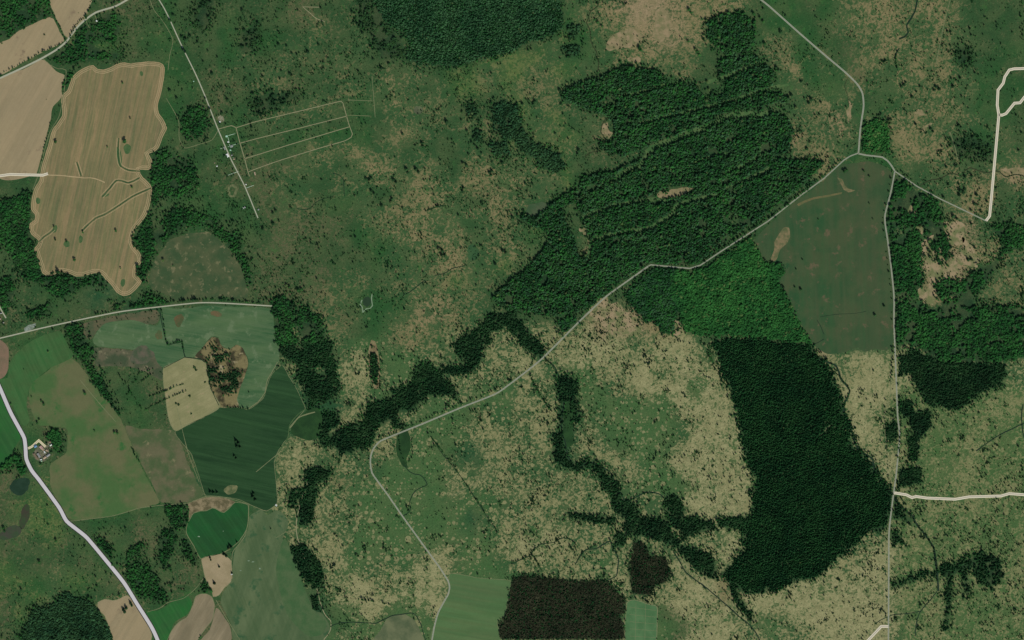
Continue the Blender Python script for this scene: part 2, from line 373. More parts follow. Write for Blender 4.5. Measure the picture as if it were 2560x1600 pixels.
M_track = mat_plain('track_gravel', (140, 138, 104), .3); M_faint = mat_plain('worn_grass_track', (116, 122, 86), .35)
M_water = mat_plain('dark_water', (44, 64, 44), .25, 14, .25); M_ditch = mat_plain('ditch_bed', (22, 46, 30), .4, 10, .6)
M_brook = mat_plain('brown_brook', (50, 60, 36), .4, 10, .5); M_green = mat_field('weedy_green', (58, 90, 52), (80, 102, 62), 30, .2, grain=.3, seed=17)
M_hwy = mat_plain('pale_concrete_road', (196, 193, 192), .06, 30); M_should = mat_plain('dark_shoulder', (44, 50, 40), .25)
M_road = mat_plain('grey_gravel_road', (120, 128, 112), .25, 12); M_roadl = mat_plain('light_wheel_track', (164, 166, 142), .2, 12)
M_cream = mat_plain('cream_road_edge', (222, 214, 186), .08, 20); M_creamc = mat_plain('beige_road_bed', (178, 172, 152), .12, 12)
M_yellow = mat_plain('yellow_cream_edge', (226, 214, 166), .08, 20)

F1 = field('bare_field', [(125, -5), (228, -5), (222, 22), (214, 42), (186, 82), (172, 96), (161, 88), (156, 78), (140, 42)], M_soil, label='bare tan field wedge at the top left between two hedges')
F2 = field('bare_field', [(-5, 113), (22, 98), (48, 77), (100, 51), (124, 43), (135, 47), (148, 78), (160, 102), (132, 119), (66, 151), (-5, 187)], M_soil, label='bare tan field above the pale lane at the left edge')
F3 = field('bare_field', [(-5, 203), (60, 172), (104, 149), (119, 155), (140, 178), (161, 188), (158, 206), (153, 228), (156, 237), (149, 250), (132, 267), (127, 297), (113, 353), (101, 402), (94, 427), (91, 436), (-5, 440)], M_soil, label='largest bare tan field at the left edge of the land')
F4p = [(233, 163), (243, 172), (259, 174), (275, 169), (291, 160), (312, 155), (328, 159), (341, 156), (376, 153), (402, 157), (411, 169), (409, 201), (402, 235), (394, 265), (397, 283), (410, 302), (417, 320), (407, 341), (397, 370), (386, 380), (371, 384), (380, 400), (381, 416), (370, 425), (349, 425), (351, 434), (358, 444), (376, 461), (381, 477), (377, 500), (374, 516), (360, 548), (343, 567), (334, 585), (331, 603), (336, 617), (350, 632), (354, 654), (343, 670), (341, 688), (354, 704), (347, 717), (325, 736), (307, 740), (291, 731), (280, 715), (265, 699), (251, 684), (228, 684), (210, 690), (190, 691), (172, 683), (150, 680), (133, 687), (117, 690), (106, 683), (98, 659), (90, 635), (86, 620), (98, 604), (79, 587), (73, 572), (75, 559), (86, 549), (87, 535), (78, 524), (79, 500), (86, 471), (98, 450), (105, 413), (118, 370), (132, 323), (156, 288), (153, 254), (156, 237), (168, 226), (183, 190), (206, 172), (222, 165)]
F4 = field('stubble_field', F4p, M_straw, label='large striped stubble field with wavy outline')
F5 = field('grass_field', [(-5, 968), (8, 985), (50, 1090), (42, 1110), (20, 1150), (-5, 1166)], M_bright, label='vivid green field left of the wide road')
field('grass_field', [(-5, 950), (18, 945), (22, 918), (36, 890), (70, 858), (105, 840), (150, 828), (168, 862), (184, 890), (166, 902), (122, 922), (90, 950), (70, 980), (66, 1020), (74, 1050), (58, 1064), (30, 1010)], M_brightb, label='green pasture right of the wide road near the left edge')
field('bare_field', [(-5, 848), (8, 855), (21, 872), (21, 920), (10, 942), (-5, 946)], mat_field('reddish_soil', (128, 106, 86), (112, 100, 78), 60, .2, grain=.2, seed=19), label='small reddish bare field on the left edge')
field('wet_meadow_field', [(405, 768), (450, 772), (520, 764), (600, 768), (676, 772), (688, 835), (697, 865), (697, 905), (682, 928), (668, 950), (660, 985), (640, 1008), (618, 1020), (597, 1017), (588, 1000), (600, 965), (620, 920), (621, 898), (606, 868), (588, 862), (575, 872), (552, 862), (546, 842), (528, 842), (512, 860), (487, 892), (463, 893), (409, 919), (392, 905), (380, 880), (245, 866), (232, 850), (260, 810), (330, 800), (390, 815), (404, 790)], M_teal, label='streaky blue green wet meadow around the tan field')
F10 = field('crop_field', [(438, 1078), (503, 1047), (550, 1019), (600, 1019), (624, 1023), (658, 995), (667, 968), (680, 935), (696, 920), (704, 912), (714, 925), (722, 942), (738, 965), (757, 1005), (763, 1020), (752, 1036), (724, 1068), (720, 1092), (700, 1120), (686, 1150), (690, 1200), (692, 1258), (666, 1277), (640, 1268), (600, 1250), (560, 1243), (515, 1240), (505, 1215), (480, 1140)], M_crop, label='very dark green crop field')
field('grass_knoll', ell(577, 1224, 18, 11, -25), mat_field('knoll_tussocks', (116, 116, 80), (76, 92, 58), 24, .2, grain=.3, seed=97), z=.15, wob=.5, label='small pale knoll inside the dark crop field')
F7 = field('dry_field', [(409, 920), (436, 906), (463, 894), (487, 898), (513, 906), (520, 938), (526, 972), (550, 1017), (503, 1046), (470, 1062), (439, 1078), (423, 1051), (413, 990), (408, 948)], M_dry, wob=.8, z=.14, label='pale tan dry field with two hedge rows')
F8 = field('heather_knoll', [(487, 892), (500, 875), (515, 858), (530, 843), (545, 845), (551, 860), (562, 870), (575, 873), (590, 862), (606, 868), (620, 900), (618, 922), (602, 968), (592, 1000), (597, 1017), (550, 1017), (526, 972), (519, 938), (513, 906)], M_knoll, z=.12, clear=False, label='dark tree dotted knoll beside the pale tan field')
F11 = field('lush_field', [(468, 1310), (476, 1295), (484, 1282), (500, 1278), (516, 1277), (532, 1270), (546, 1275), (560, 1281), (575, 1268), (588, 1256), (619, 1262), (621, 1293), (616, 1324), (600, 1351), (578, 1370), (556, 1383), (525, 1390), (502, 1396), (492, 1380), (484, 1364), (466, 1332)], M_lush, label='rich green rounded field')
field('dry_field', [(466, 1264), (482, 1252), (508, 1245), (530, 1243), (560, 1245), (588, 1255), (572, 1268), (560, 1280), (546, 1274), (532, 1269), (516, 1276), (500, 1277), (484, 1281), (472, 1298), (474, 1272)], mat_field('knoll_grass', (136, 124, 94), (90, 86, 60), 30, .15, grain=.3, seed=23), z=.08, label='thin brown strip above the rich green field')
F12 = field('dry_field', [(505, 1396), (530, 1390), (552, 1385), (578, 1402), (578, 1455), (562, 1468), (548, 1488), (533, 1492), (530, 1475), (515, 1450), (508, 1425)], mat_field('pale_hay', (156, 142, 110), (142, 130, 98), 60, .2, grain=.2, seed=24), label='pale hay field beside the rich green field')
F13 = field('olive_field', [(624, 1290), (640, 1280), (652, 1272), (668, 1288), (690, 1275), (706, 1282), (719, 1300), (718, 1320), (706, 1345), (722, 1378), (732, 1400), (752, 1450), (774, 1500), (786, 1526), (806, 1534), (822, 1560), (826, 1576), (812, 1590), (808, 1606), (590, 1606), (578, 1560), (552, 1505), (560, 1478), (580, 1450), (582, 1410), (590, 1370), (607, 1345), (619, 1324)], M_olive, label='large olive green pasture at the bottom')
field('damp_hollow', [(712, 1345), (728, 1380), (745, 1420), (768, 1490), (790, 1532), (815, 1555), (806, 1585), (770, 1590), (720, 1540), (700, 1480), (690, 1420), (700, 1370)], mat_field('damp_grass', (62, 94, 56), (78, 100, 64), 50, .2, grain=.25, seed=91), z=.16, label='darker green hollow along the olive pasture')
F14 = field('tilled_field', [(490, 1490), (510, 1484), (530, 1492), (536, 1515), (530, 1550), (500, 1590), (486, 1606), (420, 1606), (437, 1565), (452, 1552), (470, 1540), (482, 1512)], M_soil2, label='brown tilled field with a green hollow on its right')
F15 = field('tilled_field', [(540, 1520), (552, 1530), (562, 1545), (576, 1568), (574, 1606), (498, 1606), (524, 1575)], M_soil2, label='lower narrow brown tilled field')
F16 = field('grass_field', [(364, 1530), (400, 1525), (440, 1498), (470, 1490), (480, 1506), (470, 1535), (437, 1555), (424, 1590), (420, 1606), (398, 1606), (380, 1562)], M_bright, label='vivid green field right of the wide road at the bottom')
F17 = field('bare_field', [(244, 1506), (262, 1498), (282, 1501), (300, 1496), (318, 1488), (334, 1502), (352, 1530), (376, 1575), (380, 1590), (372, 1606), (286, 1606), (276, 1575), (262, 1540), (246, 1522)], M_soil, label='bare tan field left of the wide road at the bottom')
F18 = field('mown_field', [(1124, 1435), (1160, 1438), (1200, 1445), (1275, 1451), (1276, 1468), (1266, 1520), (1262, 1536), (1243, 1557), (1246, 1606), (1083, 1606), (1096, 1536), (1110, 1505), (1123, 1482)], M_pasture, label='mown green field between the road bend and the brown wood')
F19 = field('drained_field', [(1568, 1507), (1584, 1499), (1620, 1510), (1642, 1517), (1643, 1552), (1637, 1606), (1565, 1606)], mat_field('drained_grass', (84, 118, 76), (70, 106, 66), 60, .2, grain=.15, seed=26), label='small green field with faint drain lines beside the brown wood')
F20 = field('olive_field', [(935, 1606), (955, 1570), (966, 1548), (990, 1536), (1012, 1535), (1035, 1550), (1058, 1592), (1060, 1606)], mat_field('hill_grass', (106, 112, 80), (76, 90, 62), 80, .2, grain=.15, seed=27), label='smooth olive hillock at the bottom edge')
F21 = field('dark_meadow_field', [(2104, 412), (2135, 408), (2170, 404), (2200, 410), (2222, 424), (2232, 440), (2222, 485), (2210, 535), (2212, 575), (2220, 620), (2228, 680), (2232, 740), (2232, 860), (2215, 876), (2188, 872), (2160, 880), (2145, 870), (2110, 880), (2086, 884), (2066, 884), (2040, 868), (2026, 853), (2000, 805), (1986, 780), (1973, 752), (1946, 704), (1955, 690), (1973, 660), (1938, 654), (1915, 650), (1892, 620), (1890, 595), (1930, 555), (1965, 522), (2010, 490), (2060, 450)], M_big, label='huge dark meadow left of the long straight road')
field('bare_patch', [(1944, 590), (1958, 570), (1972, 570), (1975, 590), (1966, 610), (1950, 625), (1940, 650), (1926, 652), (1934, 625), (1936, 605)], M_scar, z=.15, label='worn pale earth scar in the dark meadow')
field('bare_patch', [(1992, 511), (2030, 494), (2072, 487), (2105, 480), (2105, 484), (2072, 492), (2032, 499), (1996, 515)], mat_field('trodden_grass', (112, 100, 68), (90, 96, 60), 30, .2, grain=.3, seed=28), z=.15, clear=False, wob=1, label='long thin pale streak across the dark meadow')
field('bare_patch', [(2093, 444), (2105, 448), (2112, 462), (2120, 470), (2138, 476), (2122, 480), (2110, 474)], M_scar, z=.15, label='small pale patch at the top of the dark meadow')
field('rough_pasture', [(72, 978), (90, 950), (122, 924), (150, 898), (170, 892), (195, 908), (240, 966), (290, 1030), (308, 1062), (330, 1110), (355, 1170), (388, 1232), (398, 1256), (350, 1272), (280, 1290), (178, 1300), (152, 1264), (130, 1222), (126, 1166), (165, 1130), (165, 1072), (100, 1062), (76, 1022)],
      mat_field('olive_brown_grass', (98, 102, 68), (70, 100, 56), 190, .14, grain=.24, seed=61, spots=((54, 98, 50), .60, 110)), z=.06, wob=4, label='broad olive brown pasture around the farmstead')
field('rough_pasture', [(312, 1066), (350, 1072), (436, 1080), (470, 1160), (498, 1215), (506, 1240), (470, 1256), (404, 1256), (385, 1220), (350, 1150)],
      mat_field('brown_grass', (98, 97, 70), (72, 90, 56), 70, .15, grain=.28, seed=62, spots=((120, 116, 84), .6, 60)), z=.07, wob=3, label='brown green strip left of the dark crop field')
field('rough_pasture', [(376, 690), (386, 652), (420, 606), (468, 584), (520, 582), (556, 606), (594, 652), (612, 700), (618, 744), (560, 742), (500, 744), (440, 752), (424, 742), (378, 722)],
      mat_field('heath_brown', (78, 88, 58), (58, 80, 50), 70, .15, grain=.3, seed=63, spots=((108, 108, 76), .56, 36)), z=.06, wob=5, label='brown green rough pasture right of the stubble field')
field('rough_pasture', [(234, 870), (300, 874), (380, 884), (404, 920), (404, 950), (372, 934), (330, 918), (290, 916), (244, 914)],
      mat_field('brown_wet', (94, 92, 70), (64, 78, 54), 60, .15, grain=.28, seed=64, spots=((122, 118, 90), .6, 40)), z=.08, wob=3, clear=False, label='brownish rough strip below the streaky wet meadow')
field('rough_pasture', [(200, 812), (240, 800), (300, 788), (390, 775), (402, 790), (388, 812), (320, 800), (258, 812), (226, 850), (212, 840)],
      mat_field('brown_wet', (98, 92, 68), (72, 84, 58), 60, .15, grain=.28, seed=65), z=.08, wob=3, clear=False, label='brownish rough strip right under the grey lane')
# bare earth and pinkish clearings
for k, (pp, lb) in enumerate((
    ([(2302, 610), (2325, 585), (2340, 600), (2352, 640), (2368, 655), (2398, 640), (2412, 600), (2430, 610), (2448, 655), (2440, 665), (2400, 665), (2395, 685), (2360, 700), (2345, 720), (2330, 760), (2300, 752), (2292, 725), (2322, 722), (2318, 690), (2296, 655), (2306, 640)], 'largest pinkish clearing among the eastern woods'),
    ([(2268, 512), (2285, 520), (2300, 545), (2310, 580), (2300, 590), (2280, 550)], 'narrow pinkish clearing near the long straight road'),
    ([(2358, 560), (2395, 555), (2412, 575), (2405, 610), (2375, 615), (2358, 585)], 'pinkish glade between eastern tree clumps'),
    ([(1480, 760), (1512, 742), (1528, 756), (1550, 752), (1562, 778), (1596, 800), (1612, 812), (1600, 830), (1560, 842), (1530, 830), (1500, 815), (1472, 800)], 'pink bare ground below the road bend'),
    ([(1672, 830), (1690, 800), (1702, 806), (1708, 830), (1690, 840)], 'small pink bare patch beside the bright wood'))):
    field('clearing', pp, mat_field('clearing_soil', (150, 134, 102), (104, 112, 72), 44, .13, grain=.25, seed=30 + k, spots=((112, 112, 74), .6, 40)), z=.1, clear=False, wob=13, seed=k, label=lb)
for k, (x, y, rx, ry, rot, lb) in enumerate(((1655, 65, 26, 40, 10, 'pale bare blotch at the top of the picture'), (1560, 100, 40, 26, -20, 'wide pale bare blotch left of the top blotch'), (1690, 482, 46, 11, -14, 'tan glade inside the striped plantation'),
        (1585, 150, 16, 9, 30, 'pale sandy spot beneath the bare blotches'), (2300, 280, 10, 8, 0, 'light bare spot in the right hand heath'), (2312, 318, 14, 7, -40, 'slanting bare spot in the right hand heath'), (2122, 280, 6, 26, 2, 'thin upright bare streak left of the road bend'),
        (1460, 578, 9, 12, -30, 'small bare glade at the plantation edge'), (1515, 326, 14, 18, 0, 'bare round glade beside the brown brook'), (2535, 428, 30, 10, 12, 'bare flat beside the brook at the right edge'))):
    field('bare_patch', ell(x, y, rx, ry, rot, wob=.25), mat_field('bare_blotch', (146, 130, 98), (112, 112, 76), 30, .18, grain=.3, seed=50 + k), z=.08, clear=False, wob=9, seed=k, label=lb)
for x, y, rx, ry, rot, lb in ((318, 372, 9, 13, 10, 'round green weed patch beside the big stubble tree'), (298, 392, 6, 26, -12, 'long green weed strip in the stubble'), (265, 488, 8, 4, -25, 'green weed patch at the ditch end'), (307, 707, 6, 9, 10, 'faint green weed patch low in the stubble'),
        (202, 598, 5, 9, 0, 'pale green weed oval in the stubble'), (95, 502, 6, 8, 0, 'green weed oval at the left rim of the stubble'), (137, 573, 5, 11, 25, 'green weed oval at the hook shaped inlet'), (167, 610, 8, 8, 0, 'round weed ring in the lower stubble'), (354, 184, 4, 6, 0, 'small green weed spot in the upper stubble')):
    field('weed_patch', ell(x, y, rx, ry, rot), M_green, z=.16, wob=.8, label=lb)
for x, y, rx, ry, rot, c1, c2, lb in ((447, 800, 10, 18, 25, (96, 84, 56), (70, 84, 52), 'brown blot in the wet meadow'), (540, 785, 16, 6, 5, (104, 90, 62), (80, 92, 60), 'flat brown blot in the wet meadow'), (398, 838, 7, 12, 0, (98, 90, 60), (74, 90, 56), 'upright brown blot beside the meadow ditch'),
        (355, 888, 30, 22, 10, (98, 92, 76), (66, 82, 58), 'broad brownish rough patch left of the tan field'), (62, 1290, 12, 30, 18, (62, 60, 48), (54, 72, 46), 'dark brown boggy strip left of the wide road'), (26, 1332, 32, 14, -30, (66, 66, 56), (56, 76, 50), 'dark boggy hollow at the left edge'), (50, 1215, 26, 20, 0, (38, 62, 46), (30, 54, 38), 'dark green pond like hollow left of the wide road'),
        (202, 108, 13, 18, 20, (26, 60, 42), (22, 52, 36), 'dark rushy hollow below the top left lane'), (1340, 522, 26, 16, -30, (74, 88, 62), (58, 84, 54), 'grey green boggy patch left of the plantation'), (1045, 275, 10, 11, 0, (76, 84, 62), (94, 104, 74), 'greyish dry pool in the central heath'),
        (1182, 632, 16, 18, 0, (48, 82, 50), (58, 90, 54), 'smooth dark green hollow in the central heath')):
    field('ground_patch', ell(x, y, rx, ry, rot, wob=.2), mat_field('ground_patch_cover', c1, c2, 40, .2, grain=.25, seed=int(x)), z=.13 + (int(x) % 9) * .004, clear=rx > 20, wob=3, seed=int(y), label=lb)
field('dug_bog', [(1414, 1000), (1434, 996), (1438, 1030), (1432, 1070), (1434, 1110), (1416, 1120), (1408, 1090), (1408, 1050)], M_marsh, z=.1, wob=6, clear=False, label='dark green marsh along the central stream')
field('stream_marsh', [(996, 1084), (1012, 1070), (1024, 1090), (1026, 1120), (1016, 1150), (1020, 1170), (1008, 1166), (994, 1140), (990, 1110)], M_marsh, z=.1, wob=2, label='dark green marsh below the road beside the ravine')
field('pond_meadow', [(760, 1030), (790, 1020), (806, 1040), (800, 1090), (770, 1100), (735, 1090), (726, 1072)], M_marsh, z=.1, wob=3, label='dark marsh right of the dark crop field')

# quarry pool in the central heath
field('quarry_pool', [(912, 744), (920, 741), (928, 748), (927, 760), (918, 768), (908, 762), (907, 750)], M_water, z=.12, wob=.6, label='small dark quarry pool in the central heath')
strip('quarry_bank', [(905, 750), (900, 762), (906, 768), (907, 780), (916, 772), (926, 770), (931, 764), (929, 748), (930, 736)], 2.6, mat_plain('pale_spoil', (120, 142, 112), .3), .2, label='pale spoil bank around the quarry pool', wob=1.2, var=.4)

# ------------------------------------------------------------------ roads and tracks
noforest = np.zeros((H_, W_), bool)
def road(name, pts, kind, sm=True, label=None, wpx=None):
    P = smooth(pts, False, 8) if sm else np.array(pts, float)
    P = np.array([p for p in P])
    if kind == 'highway':
        strip('road_shoulder', P, 13, M_should, .5, 'dark verge of the wide pale road', sm=False); strip(name, P, 9.0, M_hwy, .6, label, sm=False); wz = 20
    elif kind == 'gravel':
        ww = (wpx or 4.4) * .78
        strip(name, P, ww, M_road, .5, label, sm=False)
        for s in (-1, 1):
            strip('wheel_track', offset(P, s * ww * .34), ww * .26, M_roadl, .58, sm=False)
        wz = ww + 5
    elif kind in ('cream', 'yellow'):
        strip('road_edge', P, 6.6 if kind == 'cream' else 5.4, M_cream if kind == 'cream' else M_yellow, .62, 'cream edging of the unpaved road', sm=False)
        strip(name, P, 3.0 if kind == 'cream' else 2.4, M_creamc, .7, label, sm=False); wz = 11
    elif kind == 'white':
        strip(name, P, wpx or 3.4, M_roadl, .5, label, sm=False); wz = 9
    elif kind == 'track':
        strip(name, P, wpx or 2.2, M_track, .35, label, sm=False, var=.2); wz = 6
    else:
        strip(name, P, wpx or 1.6, M_faint, .3, label, sm=False, var=.4); wz = 3
    stroke(noforest, P, wz); stroke(open_mask, P, wz)
    return P
def offset(P, d):
    T = np.gradient(P, axis=0); L = np.linalg.norm(T, axis=1)[:, None]; T = T / np.maximum(L, 1e-6)
    return P + np.stack([-T[:, 1], T[:, 0]], 1) * d
HW = road('highway', [(-400, 200), (-120, 740), (-40, 890), (-2, 966), (26, 1030), (52, 1078), (61, 1096), (64, 1120), (66, 1148), (79, 1176), (98, 1200), (148, 1269), (166, 1302), (190, 1322), (217, 1344), (265, 1401), (310, 1457), (344, 1512), (378, 1566), (394, 1600), (410, 1650), (520, 1900)], 'highway', label='wide pale concrete road sweeping through the lower left')
CR = road('road', [(1079, 1606), (1086, 1566), (1095, 1533), (1108, 1508), (1121, 1484), (1124, 1470), (1121, 1454), (1100, 1420), (1065, 1372), (1008, 1293), (970, 1238), (942, 1200), (930, 1182), (926, 1160), (927, 1140), (934, 1121), (952, 1102), (1060, 1058), (1150, 1020), (1238, 985), (1280, 956), (1328, 919), (1359, 893), (1410, 842), (1452, 800), (1492, 762), (1518, 739), (1572, 700), (1620, 666)], 'gravel', label='grey gravel road winding up the middle')
road('road', [(1620, 666), (1627, 662), (1724, 671), (1751, 663), (1800, 630), (1920, 553), (2005, 486), (2060, 446), (2110, 400), (2126, 390), (2145, 383)], 'gravel', sm=False, label='grey gravel road from the kink up to the eastern junction', wpx=3.6)
road('road', [(1890, -10), (1920, 13), (2000, 84), (2060, 136), (2110, 178), (2142, 209), (2156, 233), (2159, 265), (2154, 300), (2150, 331), (2148, 360), (2146, 384)], 'gravel', label='pale edged gravel road from the top down to the eastern junction', wpx=5)
road('road', [(2146, 384), (2165, 388), (2206, 393), (2219, 402), (2230, 416), (2237, 428)], 'gravel', label='short gravel road linking the two eastern junctions', wpx=4.6)
ER = road('road', [(2237, 428), (2235, 440), (2226, 485), (2213, 535), (2213, 560), (2219, 600), (2229, 680), (2235, 744), (2235, 810), (2241, 959), (2244, 1040), (2249, 1091), (2240, 1190), (2235, 1226), (2223, 1324), (2222, 1400), (2221, 1610)], 'gravel', label='long straight gravel road down the right side', wpx=4.4)
road('road', [(2237, 428), (2293, 466), (2350, 497), (2465, 552)], 'gravel', sm=False, label='narrow gravel road slanting right from the junction', wpx=3.4)
road('unpaved_road', [(2465, 552), (2474, 540), (2478, 500), (2487, 400), (2497, 288), (2493, 262), (2495, 225), (2508, 208), (2512, 192), (2523, 175), (2535, 172), (2570, 171)], 'cream', sm=False, label='cream edged road climbing near the right edge')
road('unpaved_road', [(2497, 287), (2505, 288), (2515, 284), (2536, 258), (2550, 257), (2575, 225)], 'cream', sm=False, label='short cream edged branch at the right edge')
road('unpaved_road', [(2235, 1232), (2266, 1237), (2280, 1244), (2290, 1241), (2317, 1245), (2388, 1248), (2423, 1242), (2502, 1240), (2523, 1234), (2575, 1238)], 'cream', sm=False, label='cream edged road running to the right edge')
road('unpaved_road', [(2221, 1566), (2203, 1566), (2190, 1580), (2165, 1606)], 'cream', sm=False, label='cream edged road at the bottom right')
road('unpaved_road', [(-10, 441), (25, 436), (107, 438), (120, 434)], 'cream', sm=False, label='cream edged road between the bare field and the wood')
road('farm_drive', [(70, 1121), (79, 1117), (97, 1101), (114, 1117)], 'yellow', sm=False, label='cream farm drive bending into the farmstead')
road('lane', [(-10, 200), (60, 168), (106, 145), (140, 125), (165, 105), (180, 85), (195, 66), (210, 52), (240, 31), (290, 15), (330, -8)], 'white', label='pale lane between the tan fields at the top left', wpx=4.4)
ML = road('lane', [(393, -8), (410, 20), (425, 50), (455, 116), (489, 185), (513, 241), (545, 323), (577, 397), (612, 466), (645, 545)], 'white', label='straight pale lane running past the small buildings', wpx=2.6)
WL = road('lane', [(-10, 848), (40, 836), (110, 819), (206, 798), (302, 779), (400, 767), (497, 757), (560, 758), (680, 765)], 'white', label='grey lane lined with trees on the left', wpx=3.0)
road('lane', [(-2, 765), (6, 780), (15, 795)], 'white', label='short village lane at the left edge', wpx=3)
for pts, lb in (([(545, 323), (579, 314), (590, 319), (640, 304), (760, 275), (852, 253), (857, 257), (872, 310), (881, 335), (878, 343), (862, 352), (800, 370), (703, 400), (640, 422), (620, 430)], 'pale track around the rectangular enclosure'),
                ([(590, 319), (600, 358), (612, 398), (620, 430), (624, 441)], 'pale track down the left side of the enclosure'),
                ([(600, 358), (640, 347), (750, 320), (868, 290)], 'upper inner track of the enclosure'), ([(610, 397), (640, 388), (723, 362), (873, 317)], 'lower inner track of the enclosure'),
                ([(798, 18), (757, 17), (790, 46), (812, 54)], 'white corner shaped track at the top')):
    road('track', pts, 'track', sm=len(pts) > 6, label=lb, wpx=1.7)
for pts in ([(375, 0), (385, 25), (412, 60), (432, 100), (424, 140), (420, 175)], [(545, 326), (530, 350), (500, 360), (462, 370), (448, 345), (446, 300), (415, 245)], [(106, 145), (125, 162), (145, 172), (165, 175), (160, 230), (148, 290), (125, 330), (108, 390), (98, 430), (82, 475)],
            [(215, 52), (228, 80)], [(236, 35), (243, 52)], [(930, 190), (934, 240), (938, 293)], [(870, 250), (930, 252)], [(868, 288), (925, 290)], [(540, 960), (535, 1130), (560, 1000)][:1] + [(541, 962)],
            [(368, 1530), (400, 1520), (420, 1506), (460, 1495), (490, 1470), (513, 1440)], [(175, 1303), (280, 1290), (350, 1270), (415, 1262), (470, 1258), (490, 1250), (520, 1240), (560, 1243), (620, 1260), (640, 1268), (667, 1277), (690, 1262)],
            [(690, 1345), (715, 1330), (740, 1328)], [(540, 1500), (575, 1560), (600, 1600)], [(622, 1262), (621, 1300), (612, 1340), (598, 1360), (582, 1380), (578, 1420)], [(440, 1010), (470, 1130), (498, 1205)], [(200, 950), (250, 1010), (290, 1055)],
            [(2250, 1220), (2290, 1226)], [(1700, 930), (1760, 970), (1795, 1000)], [(2225, 1200), (2214, 1100), (2212, 1040), (2225, 990), (2228, 920)], [(640, 1180), (700, 1130)],
            [(1126, 1240), (1180, 1215), (1220, 1180), (1235, 1160)], [(2050, 1090), (2078, 1060)], [(1790, 1480), (1740, 1430), (1700, 1400)], [(985, 1400), (1060, 1385), (1120, 1400)], [(2375, 0), (2360, 60), (2340, 160)], [(2375, 330), (2385, 360), (2395, 400)]):
    if len(pts) > 1 and abs(pts[0][0] - pts[-1][0]) + abs(pts[0][1] - pts[-1][1]) > 5: road('footpath', pts, 'faint', wpx=1.3)
# tramlines along the rim of the stubble and its ditches
rim = smooth(F4p, True, 7, 1.5, 0)
M_rim = mat_plain('trodden_straw', (168, 150, 112), .25)
cx, cy = rim.mean(0)
def inset(P, d):
    a = np.roll(P, 1, 0); b = np.roll(P, -1, 0); T = b - a; T /= np.maximum(1e-6, np.linalg.norm(T, axis=1))[:, None]
    s = 1 if (np.roll(P[:, 0], -1) * P[:, 1] - P[:, 0] * np.roll(P[:, 1], -1)).sum() > 0 else -1
    return P + np.stack([T[:, 1], -T[:, 0]], 1) * d * s
sgn = 1
q = inset(rim, 3)
if raster(q).sum() > raster(rim).sum(): sgn = -1
for d in (1.0, 5.5, 9.5):
    strip('tramline', inset(rim, sgn * d), 1.3, M_rim, .2, closed=True, sm=False, var=.5, label=None)
for pts, lb in (([(378, 470), (355, 480), (330, 492), (288, 520), (262, 536), (240, 545), (220, 562), (205, 577)], 'long weedy ditch across the stubble'), ([(349, 444), (335, 452), (320, 457), (304, 452), (290, 452), (275, 470), (255, 492)], 'short curved weedy ditch in the stubble'),
            ([(98, 604), (110, 592), (125, 582), (135, 572)], 'hook shaped ditch at the left of the stubble'), ([(297, 345), (295, 380), (300, 412), (320, 425), (350, 428)], 'weedy furrow beside the big stubble tree'), ([(192, 405), (203, 440)], 'short weedy furrow in the stubble')):
    for s in (-4, 4): strip('tramline', offset(smooth(pts, False, 6), s), 1.2, M_rim, .2, sm=False, var=.4)
    strip('ditch', pts, 2.8, M_green, .22, lb, var=.3); strip('ditch', pts, .9, M_ditch, .27, 'dark bed of the ' + lb, var=.4)
strip('tramline', [(120, 437), (165, 440), (205, 444), (235, 446), (262, 456)], 2.2, M_rim, .24, 'pale track running on through the stubble from the cream road', var=.4, wob=1)
for p_, w2, lb in ((F7, 1.3, 'rim'), (F11, 1.4, 'rim'), (F12, 1.0, 'rim'), (F10, 1.0, 'rim'), (F19, 1.8, 'rim'), (F18, 1.0, 'rim'), (F1, 1.2, ''), (F14, 1.2, ''), (F17, 1.0, '')):
    strip('field_margin', p_, w2, M_faint, .21, closed=True, sm=False, var=.5)
for k in range(5): strip('drain', [(1574, 1518 + k * 18), (1640, 1526 + k * 17)], .7, M_faint, .22, sm=False)
for k in range(2): strip('drain', [(1590 + k * 24, 1505 + k * 6), (1588 + k * 24, 1604)], .7, M_faint, .24, sm=False)

